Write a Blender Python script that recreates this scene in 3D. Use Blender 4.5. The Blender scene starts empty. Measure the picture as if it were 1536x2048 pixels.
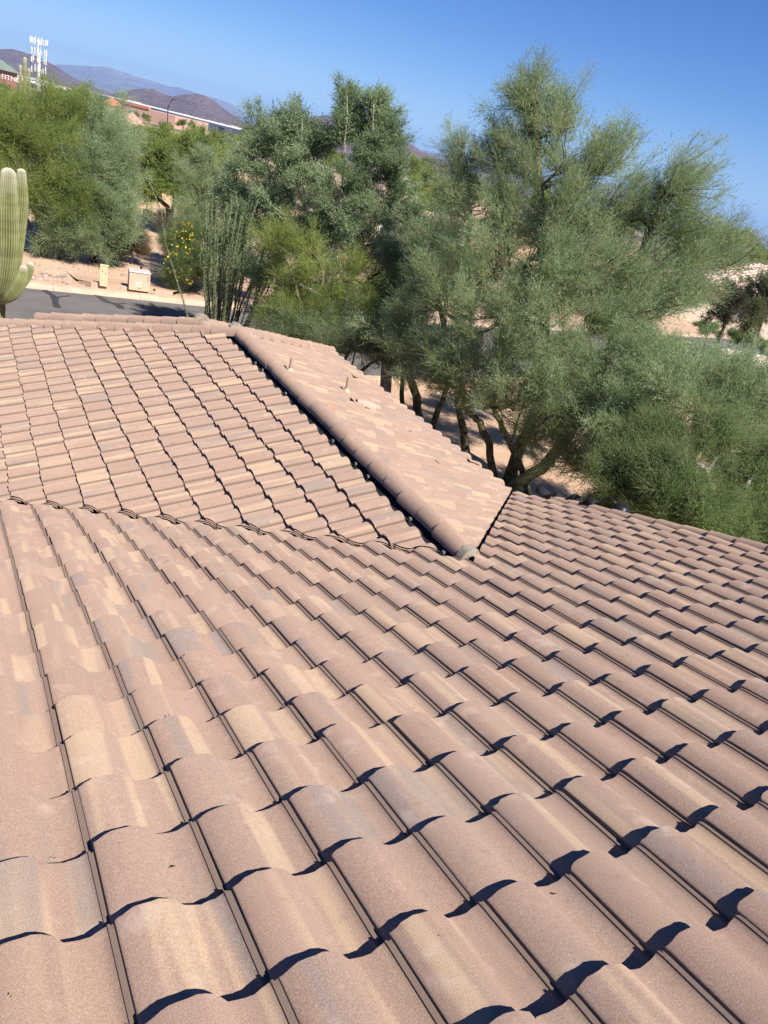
import bpy, bmesh, math, random
import numpy as np
from mathutils import Matrix, Vector

# ------------------------------------------------------------------ camera, sky, sun, exposure
scene = bpy.context.scene
EYE = 6.7                                   # eye height above the ground, standing on the roof slope
RC = np.array([[0.867980054, 0.035646118, -0.495318059],
               [-0.450744279, 0.475169488, -0.755674237],
               [0.208423175, 0.879171947, 0.428504922]])
FPX = 1465.48
cam_data = bpy.data.cameras.new('camera')
cam = bpy.data.objects.new('camera', cam_data)
scene.collection.objects.link(cam)
M4 = Matrix([list(RC[0]) + [0.0], list(RC[1]) + [0.0], list(RC[2]) + [EYE], [0, 0, 0, 1]])
cam.matrix_world = M4
cam_data.sensor_fit = 'HORIZONTAL'
cam_data.sensor_width = 36.0
cam_data.lens = 36.0 * FPX / 1536.0
cam_data.clip_start = 0.05
cam_data.clip_end = 60000
scene.camera = cam

SUN_AZ, SUN_EL = math.radians(-10.0), math.radians(47.0)    # the way the light travels: mostly +Y, a little -X
world = bpy.data.worlds.new('World'); scene.world = world; world.use_nodes = True
wn = world.node_tree; wn.nodes.clear()
sky = wn.nodes.new('ShaderNodeTexSky'); sky.sky_type = 'NISHITA'; sky.sun_disc = False
sky.sun_elevation = SUN_EL
# direction towards the sun in the horizontal plane
sx, sy = -math.sin(SUN_AZ), -math.cos(SUN_AZ)
sky.sun_rotation = math.atan2(sx, sy)
sky.altitude = 600; sky.air_density = 0.85; sky.dust_density = 0.0; sky.ozone_density = 3.0
bg = wn.nodes.new('ShaderNodeBackground'); bg.inputs[1].default_value = 0.055
wo = wn.nodes.new('ShaderNodeOutputWorld')
hs = wn.nodes.new('ShaderNodeHueSaturation'); hs.inputs['Saturation'].default_value = 1.35; hs.inputs['Hue'].default_value = 0.517; hs.inputs['Value'].default_value = 1.07; wn.links.new(sky.outputs[0], hs.inputs['Color']); wn.links.new(hs.outputs[0], bg.inputs[0]); wn.links.new(bg.outputs[0], wo.inputs[0])
sl_ = bpy.data.lights.new('sun', 'SUN'); sl_.energy = 5.0; sl_.angle = math.radians(0.53); sl_.color = (1.0, 0.955, 0.885)
sun = bpy.data.objects.new('sun', sl_); scene.collection.objects.link(sun)
ld = Vector((math.sin(SUN_AZ) * math.cos(SUN_EL), math.cos(SUN_AZ) * math.cos(SUN_EL), -math.sin(SUN_EL)))
sun.rotation_euler = ld.to_track_quat('-Z', 'Y').to_euler(); sun.location = (0, -30, 60)
scene.view_settings.view_transform = 'Standard'; scene.view_settings.look = 'None'
scene.view_settings.gamma = 1; scene.view_settings.exposure = 1.02; scene.view_settings.use_curve_mapping = False
scene.render.engine = 'CYCLES'
scene.cycles.use_denoising = True; scene.cycles.denoising_prefilter = 'NONE'; scene.cycles.denoising_input_passes = 'RGB_ALBEDO_NORMAL'
scene.cycles.max_bounces = 5; scene.cycles.diffuse_bounces = 3; scene.cycles.glossy_bounces = 2
scene.cycles.transparent_max_bounces = 8; scene.cycles.volume_bounces = 0
scene.cycles.caustics_reflective = False; scene.cycles.caustics_refractive = False

# ------------------------------------------------------------------ helpers
rng = np.random.default_rng(7); random.seed(7)
COL = scene.collection
def ray(px, py):
    v = RC @ np.array([px - 768.0, -(py - 1024.0), -FPX]); return v / math.hypot(v[0], v[1])
def at(px, py, d):
    """point seen at photo pixel px,py whose horizontal distance from the eye is d metres"""
    return ray(px, py) * d + np.array([0, 0, EYE])
def ground_z(x, y):
    d = np.hypot(x, y); return -0.0085 * np.clip(d - 70, 0, 4200)
def gnd(px, py):
    r = ray(px, py); p = r * (EYE / -r[2]); return np.array([p[0], p[1], 0.0])
def base(px, d):
    """ground point at distance d below a pixel column seen near that distance"""
    py = 500
    for _ in range(12):
        r = ray(px, py); err = -EYE / d - r[2]; py -= err * FPX * 0.9
    p = at(px, py, d); return np.array([p[0], p[1], 0.0])
def project(P):
    v = (np.atleast_2d(P) - [0, 0, EYE]) @ RC
    return np.stack([768 + FPX * v[:, 0] / -v[:, 2], 1024 - FPX * v[:, 1] / -v[:, 2], -v[:, 2]], 1)

def tag(o, label=None, cat=None, group=None, kind=None):
    if label: o['label'] = label
    if cat: o['category'] = cat
    if group: o['group'] = group
    if kind: o['kind'] = kind
    return o
def setpar(o, parent):
    if parent is not None:
        o.parent = parent
        w = Vector((0, 0, 0)); p = parent
        while p is not None: w += p.location; p = p.parent
        if parent.parent is None: o.matrix_parent_inverse = Matrix.Translation(-parent.location)
def empty(name, loc, label=None, cat=None, group=None):
    o = bpy.data.objects.new(name, None); COL.objects.link(o)
    o.location = Vector([float(c) for c in loc]); o.empty_display_size = 0.3
    return tag(o, label, cat, group)
def link(name, me, mat, parent=None):
    o = bpy.data.objects.new(name, me); COL.objects.link(o)
    if mat is not None and not me.materials:
        for m in (mat if isinstance(mat, (list, tuple)) else [mat]): me.materials.append(m)
    setpar(o, parent); return o
class MB:
    """collects faces of one mesh"""
    def __init__(s): s.v = []; s.f = []; s.sm = []
    def face(s, pts, smooth=False):
        i = len(s.v); s.v += [tuple(float(c) for c in p) for p in pts]; s.f.append(list(range(i, i + len(pts)))); s.sm.append(smooth)
    def raw(s, V, F, smooth=False):
        i = len(s.v); s.v += [tuple(float(c) for c in p) for p in V]
        for f in F: s.f.append([i + k for k in f]); s.sm.append(smooth)
    def box(s, lo, hi, rz=0, c=None):
        x0, y0, z0 = lo; x1, y1, z1 = hi
        V = [(x0, y0, z0), (x1, y0, z0), (x1, y1, z0), (x0, y1, z0), (x0, y0, z1), (x1, y0, z1), (x1, y1, z1), (x0, y1, z1)]
        if rz:
            cx, cy = c if c else ((x0 + x1) / 2, (y0 + y1) / 2); ca, sa = math.cos(rz), math.sin(rz)
            V = [(cx + (x - cx) * ca - (y - cy) * sa, cy + (x - cx) * sa + (y - cy) * ca, z) for x, y, z in V]
        s.raw(V, [(0, 3, 2, 1), (4, 5, 6, 7), (0, 1, 5, 4), (1, 2, 6, 5), (2, 3, 7, 6), (3, 0, 4, 7)])
    def tube(s, path, radii, n=6, cap=True):
        P = np.array(path, float); k = len(P); V = []; F = []
        T = np.gradient(P, axis=0); T /= np.linalg.norm(T, axis=1)[:, None] + 1e-9
        ref = np.array([0.31, 0.17, 0.93]) if abs(T[0][2]) < 0.9 else np.array([1.0, 0.1, 0])
        A = np.cross(T, ref); A /= np.linalg.norm(A, axis=1)[:, None] + 1e-9; B = np.cross(T, A)
        for i in range(k):
            r = radii[i] if hasattr(radii, '__len__') else radii
            for j in range(n):
                a = 2 * math.pi * j / n; V.append(P[i] + r * (A[i] * math.cos(a) + B[i] * math.sin(a)))
        for i in range(k - 1):
            for j in range(n): F.append((i * n + j, i * n + (j + 1) % n, (i + 1) * n + (j + 1) % n, (i + 1) * n + j))
        s.raw(V, F, True)
        if cap:
            o = len(s.v) - k * n
            s.f.append([o + j for j in range(n)][::-1]); s.sm.append(False)
            s.f.append([o + (k - 1) * n + j for j in range(n)]); s.sm.append(False)
    def mesh(s, name):
        me = bpy.data.meshes.new(name); me.from_pydata(s.v, [], s.f)
        me.polygons.foreach_set('use_smooth', s.sm); me.update(); return me
    def build(s, name, mat, parent=None): return link(name, s.mesh(name), mat, parent)
def npmesh(name, V, T, tint=None, smooth=False, attr='tint'):
    V = np.ascontiguousarray(V, np.float32); T = np.ascontiguousarray(T, np.int32)
    me = bpy.data.meshes.new(name); me.vertices.add(len(V)); me.vertices.foreach_set('co', V.ravel())
    k = T.shape[1]; me.loops.add(T.size); me.loops.foreach_set('vertex_index', T.ravel())
    me.polygons.add(len(T)); me.polygons.foreach_set('loop_start', np.arange(0, T.size, k, dtype=np.int32))
    me.polygons.foreach_set('use_smooth', np.full(len(T), smooth))
    me.update(calc_edges=True)
    if tint is not None:
        a = me.attributes.new(attr, 'FLOAT', 'POINT'); a.data.foreach_set('value', np.ascontiguousarray(tint, np.float32))
    return me

# ------------------------------------------------------------------ materials
class NT:
    def __init__(s, name):
        s.m = bpy.data.materials.new(name); s.m.use_nodes = True; s.t = s.m.node_tree
        s.b = s.t.nodes['Principled BSDF']; s.out = s.t.nodes['Material Output']; s.b.inputs['Specular IOR Level'].default_value = 0.25
    def n(s, typ, **kw):
        nd = s.t.nodes.new('ShaderNode' + typ)
        for k, v in kw.items(): setattr(nd, k, v)
        return nd
    def l(s, a, b): s.t.links.new(a, b)
    def val(s, inp, v):
        if hasattr(v, 'is_linked') or isinstance(v, bpy.types.NodeSocket): s.l(v, inp)
        else: inp.default_value = v
    def math(s, op, a, b=0.0, c=None):
        m = s.n('Math', operation=op); s.val(m.inputs[0], a); s.val(m.inputs[1], b)
        if c is not None: s.val(m.inputs[2], c)
        return m.outputs[0]
    def ramp(s, v, lo, hi):
        m = s.n('MapRange', interpolation_type='SMOOTHSTEP'); s.val(m.inputs[0], v)
        m.inputs[1].default_value = lo; m.inputs[2].default_value = hi; return m.outputs[0]
    def noise(s, vec, scale, detail=2.0, rough=0.5):
        nd = s.n('TexNoise'); s.l(vec, nd.inputs['Vector']); nd.inputs['Scale'].default_value = scale
        nd.inputs['Detail'].default_value = detail; nd.inputs['Roughness'].default_value = rough; return nd.outputs[0]
    def mix(s, fac, a, b, blend='MIX'):
        m = s.n('MixRGB', blend_type=blend); s.val(m.inputs[0], fac)
        for i, v in ((1, a), (2, b)):
            if isinstance(v, bpy.types.NodeSocket): s.l(v, m.inputs[i])
            else: m.inputs[i].default_value = (*v, 1)
        return m.outputs[0]
    def bump(s, h, strength, dist):
        b = s.n('Bump'); s.l(h, b.inputs['Height']); b.inputs['Strength'].default_value = strength; b.inputs['Distance'].default_value = dist
        s.l(b.outputs[0], s.b.inputs['Normal'])
    def obj(s): return s.n('TexCoord').outputs['Object']
    def color(s, c): s.val(s.b.inputs['Base Color'], c if isinstance(c, bpy.types.NodeSocket) else (*c, 1))
def plain(name, col, rough=0.8, var=0.15, scale=6.0, bump=0.0, bscale=60.0, metal=0.0):
    t = NT(name); o = t.obj(); n = t.noise(o, scale, 4, 0.6)
    c = t.mix(t.ramp(n, 0.3, 0.7), tuple(x * (1 - var) for x in col), tuple(min(1, x * (1 + var)) for x in col)); t.color(c)
    t.b.inputs['Roughness'].default_value = rough; t.b.inputs['Metallic'].default_value = metal
    if bump: t.bump(t.noise(o, bscale, 3, 0.6), bump, 0.01)
    return t.m

def tile_material(name, streak=1.0, hue=(0.392, 0.252, 0.186)):
    t = NT(name)
    uv = t.n('UVMap').outputs[0]; at_ = t.n('Attribute', attribute_name='trand')
    rv = t.math('ADD', t.n('ObjectInfo').outputs['Random'], at_.outputs['Fac'])
    wn_ = t.n('TexWhiteNoise', noise_dimensions='1D'); t.l(rv, wn_.inputs['W'])
    sep = t.n('SeparateColor'); t.l(wn_.outputs['Color'], sep.inputs[0])
    r1, r2, r3 = sep.outputs
    su = t.n('SeparateXYZ'); t.l(uv, su.inputs[0]); u, v = su.outputs[0], su.outputs[1]
    # across-the-tile streak coordinate, drawn out along the tile, its own offset on each tile
    def vec(ku, kv, off, seed):
        c = t.n('CombineXYZ'); t.l(t.math('MULTIPLY', u, ku), c.inputs[0]); t.l(t.math('MULTIPLY', v, kv), c.inputs[1])
        t.l(t.math('MULTIPLY_ADD', off, 61.0, seed), c.inputs[2]); return c.outputs[0]
    s1 = t.noise(vec(3.4, 0.22, r1, 1.0), 1.0, 1.5, 0.45)
    s2 = t.noise(vec(2.8, 0.28, r2, 9.0), 1.0, 1.5, 0.5)
    s3 = t.noise(vec(6.0, 0.5, r3, 19.0), 1.0, 1.5, 0.55)
    base_ = t.mix(r2, tuple(x * 0.93 for x in hue), (hue[0] * 1.05, hue[1] * 1.08, hue[2] * 1.09))
    c = t.mix(t.math('MULTIPLY', t.ramp(s3, 0.45, 0.7), 0.35), base_, (hue[0] * 1.12, hue[1] * 1.12, hue[2] * 1.14))
    tan_amt = t.math('MULTIPLY', t.ramp(s1, 0.49, 0.60), t.math('MULTIPLY_ADD', t.ramp(r3, 0.08, 0.60), 0.85 * streak, 0.02))
    c = t.mix(tan_amt, c, (0.54, 0.378, 0.245))
    gry_amt = t.math('MULTIPLY', t.ramp(s2, 0.50, 0.64), t.math('MULTIPLY_ADD', t.ramp(r1, 0.25, 0.9), 0.75 * streak, 0.04))
    c = t.mix(gry_amt, c, (0.285, 0.232, 0.200))
    # the odd replaced tile is orange
    c = t.mix(t.math('MULTIPLY', t.math('GREATER_THAN', r1, 0.9965), 0.6), c, (0.46, 0.215, 0.115))
    # aggregate grain in real size
    cm = t.n('CombineXYZ'); t.l(t.math('MULTIPLY', u, 0.305), cm.inputs[0]); t.l(t.math('MULTIPLY', v, 0.42), cm.inputs[1]); t.l(t.math('MULTIPLY', rv, 3.7), cm.inputs[2])
    g1 = t.noise(cm.outputs[0], 240.0, 3, 0.75); g3 = t.noise(cm.outputs[0], 14.0, 4, 0.65)
    c = t.mix(t.math('MULTIPLY', t.ramp(g1, 0.40, 0.62), 0.66), t.mix(0.30, c, (0.03, 0.02, 0.018)), t.mix(0.15, c, (0.75, 0.62, 0.52)))
    c = t.mix(t.math('MULTIPLY', t.ramp(g1, 0.66, 0.72), 0.75), c, (0.62, 0.53, 0.46))
    c = t.mix(t.math('MULTIPLY', t.ramp(g1, 0.34, 0.28), 0.6), c, (0.07, 0.05, 0.045))
    c = t.mix(t.math('MULTIPLY', t.ramp(g3, 0.60, 0.78), 0.30), c, (0.52, 0.43, 0.38))
    c = t.mix(t.math('MULTIPLY', t.ramp(g3, 0.42, 0.25), 0.28), c, (0.15, 0.105, 0.09))
    g4 = t.noise(cm.outputs[0], 75.0, 3, 0.7); c = t.mix(t.math('MULTIPLY', t.ramp(g4, 0.40, 0.62), 0.22), t.mix(0.14, c, (0.10, 0.07, 0.06)), c); c = t.mix(t.math('MULTIPLY', t.ramp(g4, 0.66, 0.74), 0.45), c, (0.58, 0.50, 0.44))
    # weather stains that run across many tiles, and a darker brown tint on the interlock rib and roll edge
    pos = t.n('NewGeometry').outputs['Position']; w1 = t.noise(pos, 1.3, 4, 0.6); w2 = t.noise(pos, 7.0, 3, 0.6)
    c = t.mix(t.math('MULTIPLY', t.ramp(w1, 0.40, 0.72), 0.30), c, (0.24, 0.185, 0.155))
    c = t.mix(t.math('MULTIPLY', t.ramp(w2, 0.58, 0.75), 0.30), c, (0.50, 0.40, 0.33))
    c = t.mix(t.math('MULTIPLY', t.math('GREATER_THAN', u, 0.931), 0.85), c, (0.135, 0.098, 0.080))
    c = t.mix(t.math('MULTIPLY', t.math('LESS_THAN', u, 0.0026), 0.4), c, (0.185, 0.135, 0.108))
    t.color(c); t.b.inputs['Roughness'].default_value = 0.88; t.b.inputs['Specular IOR Level'].default_value = 0.15; t.b.inputs['Diffuse Roughness'].default_value = 0.55
    t.bump(g1, 0.3, 0.0016)
    return t.m

M = {}
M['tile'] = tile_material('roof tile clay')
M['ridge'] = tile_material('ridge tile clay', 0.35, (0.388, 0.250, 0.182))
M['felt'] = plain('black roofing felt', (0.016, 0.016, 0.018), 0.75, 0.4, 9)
M['mortar'] = plain('grey mortar', (0.235, 0.20, 0.155), 0.95, 0.2, 14, 0.6, 70)
M['pipe'] = plain('painted vent pipe', (0.40, 0.28, 0.20), 0.6, 0.12, 12)
M['flash'] = plain('cream flashing', (0.47, 0.345, 0.25), 0.6, 0.12, 12)
M['stucco'] = plain('tan stucco', (0.50, 0.36, 0.23), 0.92, 0.08, 3, 0.4, 90)
M['stucco2'] = plain('pale stucco', (0.62, 0.53, 0.41), 0.92, 0.08, 3, 0.3, 90)
M['wood'] = plain('painted fascia', (0.30, 0.2, 0.14), 0.7)
M['tin'] = plain('galvanised clip', (0.55, 0.57, 0.6), 0.35, 0.1, 30, metal=0.8)
M['black'] = plain('black plastic', (0.012, 0.012, 0.013), 0.4)

# ------------------------------------------------------------------ ground, street, hills
def ground_material():
    t = NT('desert gravel'); o = t.obj()
    a = t.noise(o, 0.35, 4, 0.6); b = t.noise(o, 9.0, 4, 0.7); c3 = t.noise(o, 45.0, 3, 0.7); far = t.noise(o, 0.012, 5, 0.65)
    c = t.mix(t.ramp(a, 0.35, 0.7), (0.42, 0.27, 0.175), (0.50, 0.345, 0.24))
    c = t.mix(t.math('MULTIPLY', t.ramp(b, 0.5, 0.75), 0.45), c, (0.30, 0.195, 0.135))
    c = t.mix(t.math('MULTIPLY', t.ramp(c3, 0.5, 0.75), 0.45), c, (0.60, 0.46, 0.35))
    # beyond the lots the plain is scrub and pale earth
    ln = t.n('VectorMath', operation='LENGTH'); t.l(o, ln.inputs[0])
    fd = t.math('MULTIPLY', t.ramp(ln.outputs['Value'], 120.0, 420.0), t.ramp(far, 0.38, 0.52))
    c = t.mix(fd, c, (0.085, 0.085, 0.055))
    t.color(c); t.b.inputs['Roughness'].default_value = 0.95
    t.bump(t.math('ADD', b, c3), 0.5, 0.02); return t.m
def make_ground():
    rad = np.concatenate([[0.01], np.linspace(6, 70, 12), np.geomspace(85, 14000, 40)]); na = 120
    V = []
    for r in rad:
        for j in range(na):
            a = 2 * math.pi * j / na; x, y = r * math.cos(a), r * math.sin(a)
            z = float(ground_z(x, y)); V.append((x, y, z))
    F = [(i * na + j, i * na + (j + 1) % na, (i + 1) * na + (j + 1) % na, (i + 1) * na + j) for i in range(len(rad) - 1) for j in range(na)]
    V = np.array(V); me = npmesh('ground', V, np.array(F)[:, ::-1])
    o = link('ground', me, ground_material()); tag(o, kind='structure'); return o
make_ground()

def asphalt():
    t = NT('worn asphalt'); o = t.obj(); n = t.noise(o, 1.1, 4, 0.6); g = t.noise(o, 90, 3, 0.7)
    mp = t.n('Mapping'); t.l(o, mp.inputs[0]); mp.inputs['Scale'].default_value = (0.12, 1.5, 1)
    st = t.noise(mp.outputs[0], 1.0, 3, 0.5)
    c = t.mix(t.ramp(n, 0.3, 0.7), (0.105, 0.094, 0.086), (0.145, 0.128, 0.117))
    c = t.mix(t.math('MULTIPLY', t.ramp(st, 0.45, 0.7), 0.5), c, (0.075, 0.068, 0.064))
    c = t.mix(t.math('MULTIPLY', g, 0.3), c, (0.17, 0.155, 0.145)); t.color(c)
    t.b.inputs['Roughness'].default_value = 0.9; t.bump(g, 0.3, 0.006); return t.m
M['asphalt'] = asphalt()
M['tar'] = plain('crack sealer', (0.045, 0.043, 0.045), 0.6)
M['conc'] = plain('tan concrete', (0.47, 0.33, 0.235), 0.92, 0.12, 2.5, 0.3, 80)
# street: near kerb y 21.2, far kerb y 28.7, bending away to the right
def street_mid(x): return 24.95 + (0.20 * (x - 14) if x > 14 else 0.0) + (0.02 * (x + 10) if x < -10 else 0)
sxs = list(np.linspace(-58, 62, 61)); HWID = 3.75
mb = MB()
mb.raw([p for x in sxs for p in ((x, street_mid(x) - HWID, 0.004), (x, street_mid(x) + HWID, 0.004))],
       [(2 * i, 2 * i + 2, 2 * i + 3, 2 * i + 1) for i in range(len(sxs) - 1)])
street = mb.build('street', M['asphalt']); tag(street, kind='structure')
def crack(path, wid):
    m = MB(); P = np.array(path, float)
    for i in range(len(P) - 1):
        d = P[i + 1] - P[i]; n = np.array([-d[1], d[0]]) / (np.linalg.norm(d) + 1e-9) * wid / 2
        n2 = n * (0.8 + 0.4 * random.random())
        m.face([(*(P[i] - n), 0.008 + i * 1e-4), (*(P[i] + n), 0.008 + i * 1e-4), (*(P[i + 1] + n2), 0.008 + i * 1e-4), (*(P[i + 1] - n2), 0.008 + i * 1e-4)])
    m.build('crack_sealer', M['tar'], street)
for pix, wd in ((((88, 580), (97, 586), (106, 592), (110, 600), (111, 607), (115, 616)), 0.22), (((110, 600), (118, 594), (130, 593), (140, 592)), 0.12),
              (((193, 590), (203, 597), (214, 604), (226, 607), (236, 610), (244, 618)), 0.26), (((226, 607), (240, 608), (252, 606)), 0.12), (((300, 606), (308, 612), (312, 622)), 0.15)):
    crack([gnd(*q)[:2] for q in pix], wd)
# rolled concrete kerbs, one joint every 3 m
for side in (1, -1):
    kerb = None
    root = empty('kerb', (0, street_mid(0) + side * HWID, 0)); tag(root, kind='structure')
    k = 0
    for x0 in np.arange(-57, 60, 3.0):
        x1 = x0 + 2.985
        if side < 0 and not (-20 < x0 < 40): continue
        m = MB(); yy = [(street_mid(x) + side * HWID) for x in (x0, x1)]
        prof = [(0, 0.0), (0.03, 0.012), (0.16, 0.06), (0.28, 0.115), (0.36, 0.13), (0.62, 0.13), (0.66, 0.10), (0.66, -0.05)]
        V = []
        for x, y in ((x0, yy[0]), (x1, yy[1])):
            V += [(x, y + side * a, b) for a, b in prof]
        npf = len(prof); F = [(i, i + 1, npf + i + 1, npf + i) if side < 0 else (i, npf + i, npf + i + 1, i + 1) for i in range(npf - 1)]
        F += [tuple(range(npf)), tuple(range(npf, 2 * npf))]
        m.raw(V, F); m.build('kerb_stone', M['conc'], root); k += 1

# hills and ranges
def hill_material(name, c1, c2, sc):
    t = NT(name); o = t.obj(); n = t.noise(o, sc, 6, 0.7); n2 = t.noise(o, sc * 9, 4, 0.7)
    c = t.mix(t.ramp(n, 0.35, 0.65), c1, c2); c = t.mix(t.math('MULTIPLY', t.ramp(n2, 0.48, 0.62), 0.55), c, tuple(x * 0.45 for x in c1)); t.color(c)
    t.b.inputs['Roughness'].default_value = 1.0; t.b.inputs['Specular IOR Level'].default_value = 0.0
    t.bump(n2, 0.8, 30.0); return t.m
M['hill'] = hill_material('brown hill', (0.135, 0.085, 0.066), (0.19, 0.125, 0.095), 0.006)
M['range'] = hill_material('far range', (0.15, 0.12, 0.10), (0.24, 0.19, 0.16), 0.0012)
def vnoise(x, y, seed):
    xi, yi = np.floor(x).astype(int), np.floor(y).astype(int); xf, yf = x - xi, y - yi
    def hsh(a, b):
        n = (a * 374761393 + b * 668265263 + seed * 974634) & 0x7fffffff; n = ((n ^ (n >> 13)) * 1274126177) & 0x7fffffff
        return ((n ^ (n >> 16)) & 0xffff) / 65535.0
    u, v = xf * xf * (3 - 2 * xf), yf * yf * (3 - 2 * yf)
    return (hsh(xi, yi) * (1 - u) + hsh(xi + 1, yi) * u) * (1 - v) + (hsh(xi, yi + 1) * (1 - u) + hsh(xi + 1, yi + 1) * u) * v
def ridge(name, pts, dist, depth, mat, seed, rough=0.16):
    R_ = [ray(*p) for p in pts]; az = np.array([math.atan2(r[0], r[1]) for r in R_]); el = np.array([r[2] for r in R_])
    na, nr = 220, 44
    A = np.linspace(az[0], az[-1], na); H = np.interp(A, az, el) * dist + EYE
    g0 = float(ground_z(dist, 0)) - 6
    Tt = np.linspace(-1, 1, nr); V = []
    AA, TT = np.meshgrid(A, Tt, indexing='ij')
    r = dist + TT * depth
    px_ = AA * dist / depth * 2.2; py_ = TT * 2.2
    fb = sum(np.abs(vnoise(px_ * 2 ** k, py_ * 2 ** k, seed + k) - 0.5) * 2 * 0.5 ** k for k in range(5)) / 1.6
    prof = np.clip(1 - np.abs(TT), 0, 1) ** 1.15
    Z = g0 + (H[:, None] - g0) * prof * (1 - rough * 4 * fb * np.clip(np.abs(TT) * 2.5, 0, 1) * (1 - np.abs(TT) * 0.6))
    # finer relief along the crest itself
    fine = (vnoise(px_ * 9, py_ * 9, seed + 31) - 0.5) * 0.035
    Z = Z + fine * np.maximum(H[:, None] - g0, 0) * prof
    X, Y = np.sin(AA) * r, np.cos(AA) * r
    V = np.stack([X, Y, Z], -1).reshape(-1, 3)
    F = np.array([(i * nr + j, i * nr + j + 1, (i + 1) * nr + j + 1, (i + 1) * nr + j) for i in range(na - 1) for j in range(nr - 1)])
    o = link(name, npmesh(name, V, F, smooth=False), mat); tag(o, kind='structure')
ridge('hills', [(-420, 75), (-260, 50), (-130, 84), (-60, 102), (0, 97), (25, 96), (45, 101), (75, 111), (110, 129), (140, 149), (170, 166), (200, 178), (235, 189), (262, 200)], 3600, 900, M['hill'], 11)
ridge('hills', [(205, 195), (235, 186), (262, 177), (290, 174), (305, 176), (330, 187), (348, 190), (370, 186), (395, 185), (412, 190), (432, 202), (455, 220), (482, 239), (505, 252)], 2900, 600, M['hill'], 5)
ridge('hills', [(540, 262), (580, 245), (620, 232), (650, 228), (690, 245), (730, 262), (765, 268), (785, 268), (800, 276), (822, 285), (845, 300), (880, 318), (930, 338), (990, 356), (1060, 372)], 2600, 600, M['hill'], 23)
ridge('mountain_range', [(60, 140), (118, 127), (140, 128), (165, 130), (190, 132), (207, 131), (225, 134), (250, 143), (280, 153), (310, 162), (340, 172), (357, 173), (375, 178), (395, 184), (415, 191), (440, 197), (455, 203), (475, 213), (495, 223), (560, 250), (640, 270), (760, 290), (845, 299), (900, 309), (960, 322), (1100, 352), (1170, 362), (1225, 364), (1260, 372), (1300, 385), (1350, 397), (1400, 414), (1440, 428), (1480, 447), (1510, 459), (1536, 470), (1600, 500)], 9500, 1800, M['range'], 3, 0.12)
# ------------------------------------------------------------------ the house with its tiled roof
HH = 1.39873; TT_ = 1 / 3.0; NRM = math.hypot(1, TT_)
W_, E_ = 0.305, 0.34555; LT = E_ + 0.07; STEP = 0.039
XR, ZR = 3.76, -2.8777 + EYE            # wing ridge line (runs along +Y)
YV = 4.21                               # where the wing ridge dies into the main slope
YH = 10.95                              # hip end of the wing ridge
XRAKE = 6.93
house = empty('tile_roof_house', (3.8, 7.0, 0), 'low house in the foreground under brown and tan blended concrete roof tiles', 'house')
class Plane:
    def __init__(s, o, a, d): s.o = np.array(o, float); s.a = np.array(a, float); s.s = np.array(d, float) / np.linalg.norm(d); s.n = np.cross(s.a, s.s)
    def p(s, x, d, z=0): return s.o + s.a * x + s.s * d + s.n * z
n1 = np.array([0, TT_, 1]) / NRM
P1 = Plane(np.array([0, 0, EYE]) - n1 * HH, (1, 0, 0), (0, 1, -TT_))
P2 = Plane((XR, 0, ZR), (0, 1, 0), (-1, 0, -TT_))
P3 = Plane((XR, 0, ZR), (0, -1, 0), (1, 0, -TT_))
def z1(y): return EYE - HH * NRM - y / 3
def slab(name, poly, parent, mat, th=0.07, off=0.078):
    """a roof deck: polygon in space, pushed down and given thickness"""
    m = MB(); top = [np.array(p) - [0, 0, off] for p in poly]; bot = [p - [0, 0, th] for p in top]
    m.face(top); m.face(bot[::-1])
    for i in range(len(poly)):
        j = (i + 1) % len(poly); m.face([top[i], bot[i], bot[j], top[j]])
    return m.build(name, mat, parent)
def q1(x, y): return (x, y, z1(y))
def q2(x, y): return (x, y, ZR - (XR - x) / 3)
def q3(x, y): return (x, y, ZR - (x - XR) / 3)
EX2, EX3 = -0.25, 6.92                   # eaves of the wing, left and right
yl = XR + YV - EX2                       # y of the left inner corner
main = slab('main_slope', [q1(-7, -3.2), q1(XRAKE, -3.2), q1(XRAKE, YV + XRAKE - XR), q1(XR, YV), q1(EX2, yl), q1(-7, yl)], house, M['felt'])
wing2 = slab('wing_slope', [q2(XR, YV), q2(XR, YH), q2(EX2, YH + XR - EX2), q2(EX2, yl)], house, M['felt'])
wing3 = slab('wing_slope', [q3(XR, YH), q3(XR, YV), q3(EX3, YV + EX3 - XR), q3(EX3, YH + EX3 - XR)], house, M['felt'])
def q4(x, y): return (x, y, ZR - (y - YH) / 3)
slab('hip_slope', [q4(XR, YH), q4(EX3, YH + EX3 - XR), q4(EX2, YH + XR - EX2)], house, M['felt'])
slab('rear_slope', [(-7, -3.2, z1(-3.2)), (-7, -9, z1(-3.2) - 5.8 / 3), (XRAKE, -9, z1(-3.2) - 5.8 / 3), (XRAKE, -3.2, z1(-3.2))], house, M['felt'])

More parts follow.
